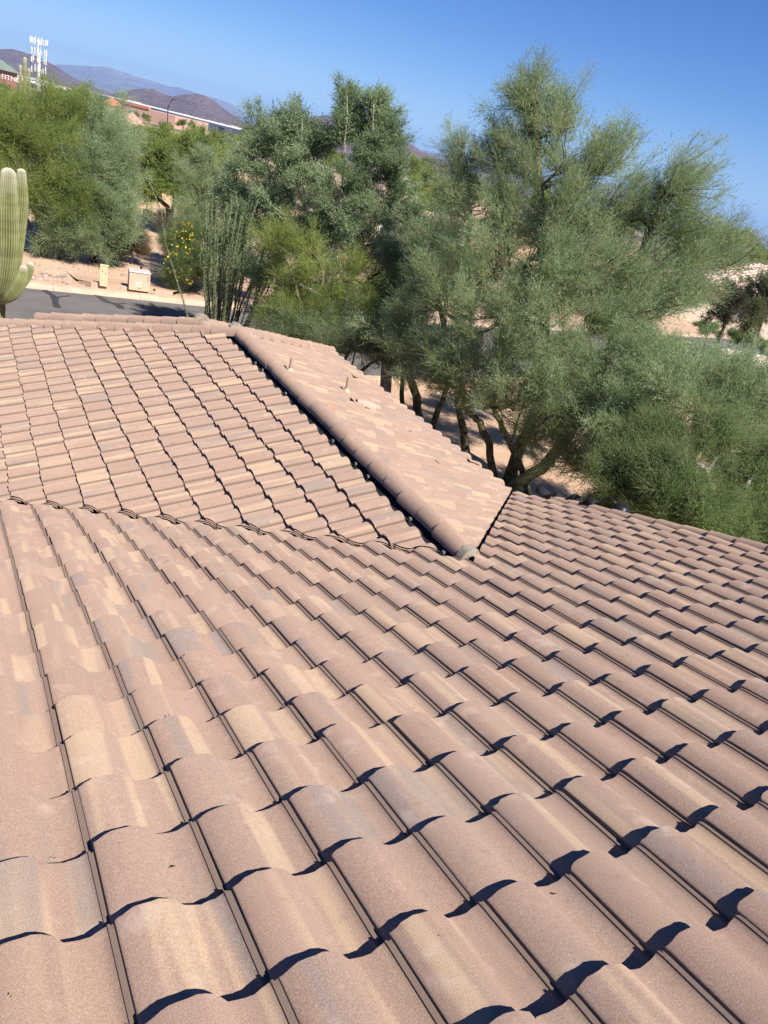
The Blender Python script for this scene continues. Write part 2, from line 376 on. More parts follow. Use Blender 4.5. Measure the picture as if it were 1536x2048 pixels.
# --- one field tile: rounded roll, pan and interlock rib; local x across, y downslope (butt at 0), z out of the roof
PU = [0.0, 0.0010, 0.008, 0.020, 0.034, 0.050, 0.070, 0.090, 0.112, 0.133, 0.152, 0.165, 0.174, 0.183, 0.200, 0.222, 0.245, 0.262, 0.2845, 0.2853, 0.2925, 0.2935, 0.3040]
PZ = [0.0195, 0.0245, 0.0300, 0.0380, 0.0445, 0.0490, 0.0520, 0.0526, 0.0506, 0.0454, 0.0360, 0.0262, 0.0150, 0.0078, 0.0025, 0.0, 0.0015, 0.0050, 0.0120, 0.0178, 0.0182, 0.0150, 0.0150]
SMF = [False] + [True] * 17 + [False] * 4
def tile_mesh(seed):
    r = random.Random(seed); nu = len(PU); V = []; F = []; UV = []; SM = []
    ys = [-LT, -0.02, 0.0]
    jit = [r.uniform(-0.003, 0.003) - (r.uniform(0.006, 0.014) if r.random() < 0.05 else 0) for _ in PU]; wob = r.uniform(-0.0012, 0.0012)
    def zt(i, y): return PZ[i] + STEP * (1 + y / E_) + wob * math.sin(PU[i] * 25)
    top = []
    for k, y in enumerate(ys):
        row = []
        for i in range(nu):
            yy = y + (jit[i] if k == 2 else 0); row.append(len(V)); V.append((PU[i], yy, zt(i, yy) - (0.002 if k == 2 else 0))); UV.append((PU[i] / W_, 1 + yy / LT))
        top.append(row)
    for k in range(2):
        for i in range(nu - 1): F.append((top[k][i], top[k][i + 1], top[k + 1][i + 1], top[k + 1][i])); SM.append(SMF[i])
    def strip(A, B, flip):
        a = []; b = []
        for (p, q, uv) in zip(A, B, range(len(A))):
            a.append(len(V)); V.append(p); UV.append((PU[min(uv, nu - 1)] / W_, 0.97)); b.append(len(V)); V.append(q); UV.append((PU[min(uv, nu - 1)] / W_, 1.0))
        for i in range(len(a) - 1):
            F.append((a[i], a[i + 1], b[i + 1], b[i]) if flip else (a[i], b[i], b[i + 1], a[i + 1])); SM.append(False)
    te = [V[i] for i in top[2]]; be = [(x, y - 0.003, max(z - 0.021, -0.012)) for x, y, z in te]
    th = [V[i] for i in top[0]]; bh = [(x, y, z - 0.016) for x, y, z in th]
    strip(te, be, False); strip(th, bh, True)
    # underside and the two long edges
    o = len(V)
    for p, q in zip(be, bh): V.append(p); UV.append((p[0] / W_, 1)); V.append(q); UV.append((q[0] / W_, 0))
    for i in range(nu - 1): F.append((o + 2 * i, o + 2 * i + 1, o + 2 * i + 3, o + 2 * i + 2)); SM.append(True)
    for side, fl in ((0, False), (nu - 1, True)):
        i0 = len(V)
        for p in (te[side], th[side], bh[side], be[side]): V.append(p); UV.append((p[0] / W_, 0.5 + p[1]))
        F.append((i0, i0 + 1, i0 + 2, i0 + 3) if not fl else (i0, i0 + 3, i0 + 2, i0 + 1)); SM.append(False)
    me = bpy.data.meshes.new('roof_tile'); me.from_pydata(V, [], F); me.polygons.foreach_set('use_smooth', SM)
    uvl = me.uv_layers.new(name='UVMap'); idx = np.zeros(len(me.loops), np.int32); me.loops.foreach_get('vertex_index', idx)
    uvl.data.foreach_set('uv', np.array(UV, np.float32)[idx].ravel()); me.materials.append(M['tile']); me.update(); return me
VARS = [tile_mesh(100 + i) for i in range(14)]

G = 0.026
def hp(nx, ny, c): return (np.array([nx, ny, 0.0]), c)     # keep where nx*x+ny*y < c
valL = XR + YV; valR = YV - XR
tiles = []                                                  # (plane part, matrix, cuts, area)
def place(pl, part, xs, butts, region, lift=-0.036):
    for bi, sb in enumerate(butts):
        for x in xs:
            jx, js, jz = random.gauss(0, 0.0016), random.gauss(0, 0.0055) + (random.uniform(0.008, 0.02) if random.random() < 0.025 else 0), random.gauss(0, 0.0018)
            rot = random.gauss(0, 0.005)
            a = pl.a * math.cos(rot) + pl.s * math.sin(rot); s = pl.s * math.cos(rot) - pl.a * math.sin(rot)
            o = pl.p(x + jx, sb + js, lift + jz)
            c = pl.p(x + W_ / 2, sb - E_ / 2)
            cuts = []; skip = False
            corners = [o, o + a * W_, o - s * LT, o + a * W_ - s * LT]
            for nv, cc in region(c):
                dd = [float(nv @ k) - cc for k in corners]
                if min(dd) > -0.004: skip = True; break
                if max(dd) > 0: cuts.append((nv, cc))
            if skip: continue
            q = project(np.array([o, o + a * W_, o + a * W_ - s * E_, o - s * E_]))
            area = 0.0
            if q[:, 2].min() > 0.25:
                X = np.clip(q[:, 0], 0, 1536); Y = np.clip(q[:, 1], 0, 2048)
                area = 0.5 * abs(np.dot(X, np.roll(Y, -1)) - np.dot(Y, np.roll(X, -1)))
                if cuts: area *= 0.6
            mt = Matrix(np.column_stack([a, s, pl.n, o]).tolist() + [[0, 0, 0, 1]])
            tiles.append([area, part, mt, cuts])
x0 = 0.29162; s0 = 1.74434
def reg1(c):
    r = [hp(1, 0, XRAKE - 0.06)]
    r.append(hp(1, 1, valL - G) if c[0] < XR else hp(-1, 1, valR - G)); return r
place(P1, main, [x0 + W_ * k for k in range(-13, 22)], [s0 + E_ * k for k in range(-8, 20)], reg1)
def reg2(c): return [hp(-1, -1, -(valL + 0.06)), hp(1, 1, XR + YH - 0.20), hp(1, 0, XR - 0.20)]
place(P2, wing2, [YV - 1.9 + W_ * k for k in range(0, 52)], [0.52 + 0.333 * k for k in range(0, 12)], reg2)
def reg3(c): return [hp(1, -1, -(valR + G)), hp(-1, 1, YH - XR - 0.14), hp(-1, 0, -(XR + 0.105))]
place(P3, wing3, [-(YV - 0.1 + W_ * k) for k in range(1, 36)], [0.36 + 0.333 * k for k in range(0, 10)], reg3)
def cut_mesh(me, mt, cuts):
    bm = bmesh.new(); bm.from_mesh(me); inv = mt.inverted()
    for nv, c in cuts:
        pw = Vector(nv / (nv @ nv) * c); nl = (inv.to_3x3() @ Vector(nv)).normalized()
        bmesh.ops.bisect_plane(bm, geom=bm.verts[:] + bm.edges[:] + bm.faces[:], plane_co=inv @ pw, plane_no=nl, clear_outer=True)
    return bm
tiles.sort(key=lambda q: -q[0])
rest = bmesh.new(); lay = rest.verts.layers.float.new('trand')
for i, (area, part, mt, cuts) in enumerate(tiles):
    me = VARS[random.randrange(len(VARS))]
    if cuts:
        bm = cut_mesh(me, mt, cuts); 
        if not bm.verts: bm.free(); continue
        me = bpy.data.meshes.new('roof_tile'); bm.to_mesh(me); bm.free(); me.materials.append(M['tile'])
    if i < 300:
        o = link('roof_tile', me, None, part); o.matrix_basis = mt
    else:
        cp = me.copy(); cp.transform(mt); k0 = len(rest.verts); rest.from_mesh(cp); rest.verts.ensure_lookup_table()
        rv = random.random()
        for v in rest.verts[k0:]: v[lay] = rv
        bpy.data.meshes.remove(cp)
me = bpy.data.meshes.new('roof_tiles'); rest.to_mesh(me); rest.free()
if not me.materials: me.materials.append(M['tile'])
for p in me.polygons: p.material_index = 0
o = link('roof_tiles', me, None, house); o['kind'] = 'stuff'

# --- ridge, hip and rake caps: tapered arches; local y along, wide end at +y
def cap_mesh(seed, r0=0.094, r1=0.109, hgt=0.144, L=0.40):
    r = random.Random(seed); n = 12; V = []; F = []; UV = []; SM = []
    def arc(y, rad, hh, lift):
        pts = []
        for i in range(n + 1):
            a = math.pi * i / n; x = -rad * math.cos(a); z = hh * (math.sin(a) ** 0.85) + lift; pts.append((x, y, z))
        return pts
    rows = [arc(0, r0, hgt - 0.013, 0.0), arc(L * 0.5, (r0 + r1) / 2, hgt - 0.0065, 0.002), arc(L, r1, hgt, 0.003)]
    for k, row in enumerate(rows):
        for i, p in enumerate(row): V.append((p[0], p[1] + (r.uniform(-0.002, 0.002) if k == 2 else 0), p[2])); UV.append((i / n, p[1] / L))
    m = n + 1
    for k in range(2):
        for i in range(n): F.append((k * m + i, (k + 1) * m + i, (k + 1) * m + i + 1, k * m + i + 1)); SM.append(True)
    ins = [arc(0, r0 - 0.014, hgt - 0.035, 0.0), arc(L, r1 - 0.017, hgt - 0.018, 0.006)]; o = len(V)
    for row in ins:
        for i, p in enumerate(row): V.append(p); UV.append((i / n, p[1] / L))
    for i in range(n): F.append((o + i, o + i + 1, o + m + i + 1, o + m + i)); SM.append(True)
    for (A, B, fl) in ((0, o, True), (2 * m, o + m, False)):
        a = len(V); V += V[A:A + m]; UV += UV[A:A + m]; b = len(V); V += V[B:B + m]; UV += UV[B:B + m]
        for i in range(n): F.append((a + i, a + i + 1, b + i + 1, b + i) if fl else (a + i, b + i, b + i + 1, a + i + 1)); SM.append(False)
    for e in (0, n):
        a = len(V)
        for w in (e, 2 * m + e, o + m + e, o + e): V.append(V[w]); UV.append(UV[w])
        F.append((a, a + 1, a + 2, a + 3)); SM.append(False)
    me = bpy.data.meshes.new('ridge_tile'); me.from_pydata(V, [], F); me.polygons.foreach_set('use_smooth', SM)
    uvl = me.uv_layers.new(name='UVMap'); idx = np.zeros(len(me.loops), np.int32); me.loops.foreach_get('vertex_index', idx)
    uvl.data.foreach_set('uv', np.array(UV, np.float32)[idx].ravel()); me.materials.append(M['ridge']); me.update(); return me
CAPS = [cap_mesh(i) for i in range(6)]
RAKE = [cap_mesh(40 + i, 0.085, 0.092, 0.085) for i in range(4)]
def caps(name, start, d, up, n, sp, meshes=CAPS, parent=house):
    d = np.array(d, float) / np.linalg.norm(d); up = np.array(up, float); up = up - d * (up @ d); up /= np.linalg.norm(up); x = np.cross(d, up)
    for k in range(n):
        p = np.array(start) + d * (sp * k + random.gauss(0, 0.004)) + x * random.gauss(0, 0.004) + up * random.gauss(0, 0.002)
        tl = 0.012 + random.gauss(0, 0.005); dd = d + up * tl; dd /= np.linalg.norm(dd); uu = np.cross(x, dd)
        yaw = random.gauss(0, 0.02); dd2 = dd * math.cos(yaw) + x * math.sin(yaw); xx = np.cross(dd2, uu)
        o = link(name, random.choice(meshes), None, parent)
        o.matrix_basis = Matrix(np.column_stack([xx, dd2, uu, p]).tolist() + [[0, 0, 0, 1]])
zc = ZR - 0.062
caps('ridge_tile', (XR, YV + 0.10, zc), (0, 1, 0), (0, 0, 1), 20, 0.335)
caps('hip_tile', (XR - 0.02, YH - 0.08, zc + 0.01), (-1, 1, -TT_), (0, 0, 1), 17, 0.345)
caps('hip_tile', (XR + 0.02, YH - 0.08, zc + 0.01), (1, 1, -TT_), (0, 0, 1), 13, 0.345)
XL2, YL2, ZL2 = 3.76, 12.95, -3.29 + EYE       # lower hip beyond, on the same line
caps('ridge_tile', (XL2, YL2 - 1.3, ZL2 - 0.06), (0, 1, 0), (0, 0, 1), 3, 0.335)
caps('hip_tile', (XL2 - 0.02, YL2 - 0.1, ZL2 - 0.05), (-1, 1, -TT_), (0, 0, 1), 10, 0.345)
caps('hip_tile', (XL2 + 0.02, YL2 - 0.1, ZL2 - 0.05), (1, 1, -TT_), (0, 0, 1), 10, 0.345)
caps('rake_tile', P1.p(XRAKE - 0.01, -1.7, -0.01), P1.s, P1.n, 26, E_, RAKE)
D2 = 2.5
def r2(x, y, z): return (x, y, z)
zE = ZL2 - D2 / 3
slab('lower_slope', [(XL2, YL2 - 1.6, ZL2), (XL2, YL2, ZL2), (XL2 - D2, YL2 + D2, zE), (XL2 - D2, YL2 - 1.6, zE)][::-1], house, M['felt'], 0.07, 0.05)
slab('lower_slope', [(XL2, YL2 - 1.6, ZL2), (XL2, YL2, ZL2), (XL2 + D2, YL2 + D2, zE), (XL2 + D2, YL2 - 1.6, zE)], house, M['felt'], 0.07, 0.05)
slab('lower_slope', [(XL2, YL2, ZL2), (XL2 + D2, YL2 + D2, zE), (XL2 - D2, YL2 + D2, zE)], house, M['felt'], 0.07, 0.05)
# mortar at the ridge ends
def mortar(cx, cy, cz, rad, th, hh, lean=0.0):
    m = MB(); n = 14; A = []; B = []; C = []
    for i in range(n + 1):
        a = math.pi * i / n; j = 1 + random.uniform(-0.04, 0.04)
        A.append((cx - rad * j * math.cos(a), cy - th / 2, cz + hh * j * math.sin(a))); B.append((cx - rad * j * math.cos(a), cy + th / 2, cz + hh * j * math.sin(a)))
        C.append((cx - 0.6 * rad * math.cos(a), cy - th / 2 - 0.022, cz + 0.55 * hh * math.sin(a)))
    m.raw(A + B, [(i, i + 1, n + 2 + i, n + 1 + i) for i in range(n)], True)
    m.raw(A + C, [(i, n + 1 + i, n + 2 + i, i + 1) for i in range(n)], True); m.face(C[::-1]); m.face(B)
    return m.build('mortar_cap', M['mortar'], house)
mortar(XR, YV + 0.07, zc - 0.03, 0.112, 0.08, 0.168)
mortar(XR - 0.02, YH + 0.02, zc + 0.0, 0.145, 0.10, 0.190)
mortar(XL2, YL2 + 0.0, ZL2 - 0.06, 0.165, 0.10, 0.205)
# tin clips glinting in the dark slot beside the ridge
for k in range(22):
    y = YV + 0.25 + 0.305 * k
    if y > YH - 0.2: break
    if random.random() < 0.45: continue
    m = MB(); p = P2.p(y, 0.155, -0.045); m.box((p[0] - 0.012, p[1] - 0.018, p[2]), (p[0] + 0.010, p[1] + 0.012, p[2] + 0.022)); m.build('tile_clip', M['tin'], house)
for k in range(9):
    q = np.array([XR - 0.33 - 0.315 * k, YH + 0.10 + 0.315 * k, ZR - (0.33 + 0.315 * k) / 3 - 0.05]); m = MB()
    m.box(q - [0.03, 0.015, 0], q + [0.03, 0.012, 0.018]); m.build('tile_clip', M['tin'], house)
# vents on the right wing slope
def vent_pipe(x, y, h, r=0.026):
    z = q3(x, y)[2]; m = MB(); m.tube([(x, y, z - 0.08), (x, y, z + h)], [r, r], 14, False)
    m.tube([(x, y, z + h), (x, y, z + h - 0.03)], [r - 0.005, r - 0.005], 14, True)
    m.raw([(x + rr * math.cos(a), y + rr * math.sin(a), z + h) for rr in (r, r - 0.005) for a in np.linspace(0, 2 * math.pi, 15)[:-1]], [(i, (i + 1) % 14, 14 + (i + 1) % 14, 14 + i) for i in range(14)])
    pp = m.build('vent_pipe', M['pipe'], house)
    m = MB(); m.tube([(x, y, z - 0.01), (x, y, z + 0.03), (x, y, z + 0.075)], [0.075, 0.05, 0.031], 14, False); m.build('pipe_collar', M['flash'], pp)
vent_pipe(4.02, 9.30, 0.21); vent_pipe(5.145, 9.66, 0.25)
def hood(x, y):
    z = q3(x, y)[2] + 0.035; m = MB(); n = 12; L = 0.30; V = []
    for k, (t, rr, hh) in enumerate(((0, 0.045, 0.05), (0.35, 0.07, 0.085), (1, 0.088, 0.105))):
        for i in range(n + 1):
            a = math.pi * i / n; V.append((x + t * L, y - rr * math.cos(a), z - t * L / 3 + hh * math.sin(a)))
    mm = n + 1; m.raw(V, [(k * mm + i, k * mm + i + 1, (k + 1) * mm + i + 1, (k + 1) * mm + i) for k in range(2) for i in range(n)], True)
    V2 = [(px_ - (0.006 if k else 0), y + (py_ - y) * 0.88, z - (px_ - x) / 3 + (pz_ - z + (px_ - x) / 3) * 0.88) for k, (px_, py_, pz_) in enumerate(V)]
    m.raw(V2, [(k * mm + i, (k + 1) * mm + i, (k + 1) * mm + i + 1, k * mm + i + 1) for k in range(2) for i in range(n)], True)
    m.raw(V[2 * mm:] + V2[2 * mm:], [(i, i + 1, mm + i + 1, mm + i) for i in range(n)])
    h = m.build('vent_hood', M['pipe'], house)
    m = MB(); m.raw([(x - 0.1, y - 0.13, z + 0.012 + 0.1 / 3), (x + 0.33, y - 0.11, z + 0.012 - 0.12), (x + 0.35, y + 0.08, z + 0.012 - 0.133), (x - 0.05, y + 0.14, z + 0.012 + 0.0167)], [(0, 1, 2, 3)]); m.build('vent_flashing', M['pipe'], h)
hood(5.02, 9.04)
for (x, y, a, sz) in ((5.75, 8.62, 0.4, 0.10), (6.78, 8.25, 0.1, 0.12), (6.3, 11.6, 0.8, 0.09), (4.35, 10.5, 1.9, 0.05), (5.35, 7.2, 2.4, 0.04)):
    z = q3(x, y)[2] + 0.035; m = MB(); c, s_ = math.cos(a), math.sin(a)
    T = [(-sz, -sz * 0.4), (sz, -sz * 0.55), (-sz * 0.7, sz * 0.8)]
    V = [(x + u * c - v * s_, y + u * s_ + v * c, z - (u * c - v * s_) / 3) for u, v in T]
    m.raw(V + [(p[0], p[1], p[2] + 0.012) for p in V], [(0, 2, 1), (3, 4, 5), (0, 1, 4, 3), (1, 2, 5, 4), (2, 0, 3, 5)]); m.build('tile_shard', M['pipe'], house)
# thin wavy black strips standing along the rake near the valley
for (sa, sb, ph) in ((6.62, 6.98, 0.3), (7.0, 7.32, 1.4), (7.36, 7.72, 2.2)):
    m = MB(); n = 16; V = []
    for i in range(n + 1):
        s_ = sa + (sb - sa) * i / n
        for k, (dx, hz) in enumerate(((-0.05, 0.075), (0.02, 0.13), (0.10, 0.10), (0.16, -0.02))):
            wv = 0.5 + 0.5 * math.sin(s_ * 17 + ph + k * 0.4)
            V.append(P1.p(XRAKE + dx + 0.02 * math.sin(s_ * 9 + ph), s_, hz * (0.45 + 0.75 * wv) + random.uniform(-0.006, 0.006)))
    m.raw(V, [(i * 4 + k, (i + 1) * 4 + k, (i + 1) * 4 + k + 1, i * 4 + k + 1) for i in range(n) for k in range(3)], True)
    o = m.build('black_strip', M['felt'], house); sd = o.modifiers.new('thick', 'SOLIDIFY'); sd.thickness = 0.006
# dry leaf litter and twigs caught in the valley and on the tiles
lr = np.random.default_rng(44); Vd = []; Fd = []; od = 0
for i in range(300):
    if i < 130: x = lr.uniform(0.1, XR); y = valL - x + lr.normal(-0.05, 0.12); z = z1(y) - 0.01
    elif i < 165: x = lr.uniform(XR, 6.6); y = valR + x + lr.normal(0, 0.04); z = z1(y) + 0.0
    else:
        x = lr.uniform(-0.5, 6.5); y = lr.uniform(0.6, min(valL - x if x < XR else valR + x, 7.5)); k = (x - x0) / W_ % 1.0; s_ = ((y * NRM * 1.0) - s0) ; z = z1(y) - 0.036 + np.interp(k * W_, PU, PZ) + 0.030
    L = lr.uniform(0.006, 0.020) * (1.0 if i < 165 else 0.55); a = lr.uniform(0, 6.28); d = np.array([math.cos(a), math.sin(a), -math.sin(a) / 3]); p_ = np.array([-d[1], d[0], 0]) * lr.uniform(0.1, 0.35); c0 = np.array([x, y, z + lr.uniform(0.0, 0.012)])
    Vd += [c0 - d * L, c0 + p_ * L, c0 + d * L, c0 - p_ * L + [0, 0, 0.003]]; Fd.append((od, od + 1, od + 2, od + 3)); od += 4
M['litter'] = plain('dry leaf litter', (0.05, 0.036, 0.026), 0.9, 0.5, 40)
o = link('leaf_litter', npmesh('leaf_litter', np.array(Vd), np.array(Fd)), M['litter'], house); o['kind'] = 'stuff'
# walls under the eaves
def walls(lo, hi, z): 
    m = MB(); m.box((lo[0], lo[1], -0.2), (hi[0], hi[1], z)); return m.build('wall', M['stucco'], house)
walls((-6.4, -8.4), (6.45, 3.9), z1(3.9) - 0.2); walls((0.55, 3.902), (6.40, YH + 2.4), q2(0.55, 0)[2] - 0.25)
walls((XL2 - 1.9, YH + 2.402), (XL2 + 1.9, YL2 + 1.9), zE + 0.02)
m = MB(); m.box((EX3 - 0.05, YV + 3.2, q3(EX3, 0)[2] - 0.34), (EX3 - 0.012, YH + 3.1, q3(EX3, 0)[2] - 0.155)); m.build('fascia', M['wood'], house)
# gable wall under the rake
m = MB(); yr = -3.2
m.raw([(6.42, -8.4, z1(3.9) - 0.25), (6.42, 7.0, z1(7.0) - 0.2), (6.42, -3.2, z1(-3.2) - 0.2), (6.30, -8.4, z1(3.9) - 0.25), (6.30, 7.0, z1(7.0) - 0.2), (6.30, -3.2, z1(-3.2) - 0.2)], [(0, 1, 2), (3, 5, 4), (0, 2, 5, 3), (1, 4, 5, 2)]); m.build('gable_wall', M['stucco'], house)
# small black round fixture at the roof edge
fx = empty('black_fixture', P1.p(XRAKE + 0.12, 6.34, 0.0), 'small black round-bodied fixture with a short arm at the roof edge', 'fixture')
c = P1.p(XRAKE + 0.13, 6.32, 0.03)
m = MB(); m.tube([c + [0, 0, -0.10], c + [0, 0, -0.05], c + [0.0, 0, 0.03], c + [0.01, 0, 0.09], c + [0.01, 0, 0.115]], [0.07, 0.105, 0.115, 0.09, 0.03], 16); m.build('body', M['black'], fx)
m = MB(); m.tube([c + [0, 0.08, 0.05], c + [-0.01, 0.17, 0.085], c + [-0.02, 0.24, 0.08]], [0.03, 0.022, 0.018], 8); m.build('arm', M['black'], fx)
# ------------------------------------------------------------------ vegetation
def foliage(name, dark, light, twig=(0.20, 0.19, 0.075), trans=0.5):
    t = NT(name); a = t.n('Attribute', attribute_name='tint').outputs['Fac']
    c = t.mix(t.ramp(a, 0.0, 1.0), dark, light); c = t.mix(t.math('GREATER_THAN', a, 1.5), c, twig); t.color(c)
    t.b.inputs['Roughness'].default_value = 0.7; t.b.inputs['Specular IOR Level'].default_value = 0.3
    tr = t.n('BsdfTranslucent'); t.l(t.mix(0.35, c, (light[0] * 1.0, light[1] * 1.2, light[2] * 0.75)), tr.inputs[0])
    mx = t.n('MixShader'); mx.inputs[0].default_value = trans; t.l(t.b.outputs[0], mx.inputs[1]); t.l(tr.outputs[0], mx.inputs[2]); t.l(mx.outputs[0], t.out.inputs[0]); return t.m
def bark(name, c1, c2, sc=7):
    t = NT(name); o = t.obj(); n = t.noise(o, sc, 5, 0.65); n2 = t.noise(o, sc * 6, 3, 0.6)
    t.color(t.mix(t.ramp(n, 0.38, 0.62), c1, c2)); t.b.inputs['Roughness'].default_value = 0.9; t.bump(n2, 0.7, 0.02); return t.m
M['pv'] = foliage('blue green twigs', (0.145, 0.212, 0.122), (0.355, 0.450, 0.275), (0.33, 0.335, 0.14))
M['pvy'] = foliage('yellow green twigs', (0.125, 0.185, 0.045), (0.30, 0.370, 0.100), (0.31, 0.31, 0.09))
M['leaf'] = foliage('olive leaves', (0.120, 0.180, 0.090), (0.32, 0.410, 0.225), (0.22, 0.18, 0.12))
M['leafd'] = foliage('fresh leaves', (0.090, 0.155, 0.048), (0.26, 0.365, 0.125), (0.22, 0.2, 0.12))
M['mesq'] = foliage('dull green leaves', (0.060, 0.085, 0.030), (0.14, 0.165, 0.065), (0.13, 0.10, 0.06))
M['dry'] = foliage('dry straw twigs', (0.20, 0.15, 0.09), (0.36, 0.28, 0.17), (0.25, 0.19, 0.12))
M['dark'] = foliage('dark twiggy brush', (0.035, 0.030, 0.020), (0.085, 0.085, 0.045), (0.06, 0.05, 0.035))
M['flower'] = plain('yellow flowers', (0.72, 0.52, 0.03), 0.6, 0.1)
M['barkpv'] = bark('palo verde bark', (0.060, 0.055, 0.028), (0.165, 0.155, 0.070))
M['barkdk'] = bark('dark bark', (0.035, 0.028, 0.022), (0.085, 0.068, 0.052))
M['barkgy'] = bark('pale grey bark', (0.17, 0.145, 0.12), (0.36, 0.325, 0.28), 9)

def perp(v):
    a = np.cross(v, [0.3, 0.5, 0.81]); return a / (np.linalg.norm(a) + 1e-9)
def unit(v): return v / (np.linalg.norm(v, axis=-1, keepdims=True) + 1e-9)
def spray(kind, r):
    """one sprig along +z about 0.5 m long: ribbons for twigs, small blades for leaves. returns V, T, tint offsets"""
    V = []; T = []; K = []
    def tri(a, b, c, k): i = len(V); V.extend([a, b, c]); K.extend([k] * 3); T.append((i, i + 1, i + 2))
    cfg = dict(pv=(7, 0.36, 0.26, 0.50, 6, 0.075, 0.0150, 0.0050), leaf=(6, 0.55, 0.18, 0.42, 9, 0.058, 0.022, 0.005),
               fine=(7, 0.5, 0.22, 0.45, 10, 0.034, 0.012, 0.005), bare=(14, 0.6, 0.3, 0.6, 0, 0, 0, 0.016), far=(7, 0.55, 0.22, 0.50, 7, 0.075, 0.028, 0.012))[kind]
    nt, cone, l0, l1, nl, ll, lw, tw = cfg
    for _ in range(nt):
        d = unit(np.array([r.normal(0, cone), r.normal(0, cone), 1.0])); L = r.uniform(l0, l1); o = d * r.uniform(0, 0.10) + r.normal(0, 0.02, 3)
        bend = r.normal(0, 0.10, 3) * L; s = perp(d) ; s = unit(s * r.normal() + np.cross(d, s) * r.normal())
        def p(t): return o + d * L * t + bend * t * t
        a, b, c = p(0), p(0.55), p(1.0)
        tri(a - s * tw, a + s * tw, b, 2.0); tri(b - s * tw * 0.6, b + s * tw * 0.6, c, 2.0 if kind != 'bare' else 2.0)
        for j in range(nl):
            t = (j + r.uniform(0.2, 1)) / nl * 0.9 + 0.1; q = p(t); ld_ = unit(d * r.uniform(0.4, 1.2) + r.normal(0, 0.34 if kind == 'pv' else 0.7, 3)); lx = unit(np.cross(ld_, r.normal(0, 1, 3)))
            l_ = ll * r.uniform(0.7, 1.3); w_ = lw * r.uniform(0.7, 1.3)
            tri(q - lx * w_ * 0.5 + ld_ * l_ * 0.35, q + lx * w_ * 0.5 + ld_ * l_ * 0.35, q + ld_ * l_, 0.0)
            if kind in ('leaf', 'far'): tri(q, q + lx * w_ * 0.5 + ld_ * l_ * 0.35, q - lx * w_ * 0.5 + ld_ * l_ * 0.35, 0.0)
    return np.array(V), np.array(T), np.array(K)
_r0 = np.random.default_rng(3)
SPR = {k: [spray(k, _r0) for _ in range(7)] for k in ('pv', 'leaf', 'fine', 'bare', 'far')}
def scatter(kind, P, D, S, tint, r):
    """many sprigs at points P along directions D, one joined mesh arrays"""
    Vs, Ts, Ks = [], [], []; off = 0; which = r.integers(0, 7, len(P))
    for w in range(7):
        m = which == w
        if not m.any(): continue
        V, T, K = SPR[kind][w]; d = unit(D[m]); n = len(d)
        a = unit(np.cross(d, np.tile([0.33, 0.21, 0.92], (n, 1)) + r.normal(0, 0.3, (n, 3)))); b = np.cross(d, a)
        ang = r.uniform(0, 6.283, n)[:, None]; a2 = a * np.cos(ang) + b * np.sin(ang); b2 = np.cross(d, a2)
        R_ = np.stack([a2, b2, d], 2) * S[m][:, None, None]
        X = np.einsum('nij,mj->nmi', R_, V) + P[m][:, None, :]
        kk = np.where(K[None, :] > 1.5, 2.0, np.clip(tint[m][:, None] + r.normal(0, 0.12, (n, len(K) // 3)).repeat(3, 1), 0, 1))
        Vs.append(X.reshape(-1, 3)); Ts.append((T[None] + (np.arange(n) * len(V))[:, None, None]).reshape(-1, 3) + off); Ks.append(kk.ravel()); off += n * len(V)
    return np.concatenate(Vs), np.concatenate(Ts), np.concatenate(Ks)
def bez(a, b, c, n): t = np.linspace(0, 1, n)[:, None]; return (1 - t) ** 2 * a + 2 * t * (1 - t) * b + t * t * c
def blob_px(px, py, d, rx, ry, dep=None):
    c = at(px, py, d); k = d / FPX * 0.95; return (c, np.array([rx * k, (dep if dep else rx * k * 0.9), ry * k]))
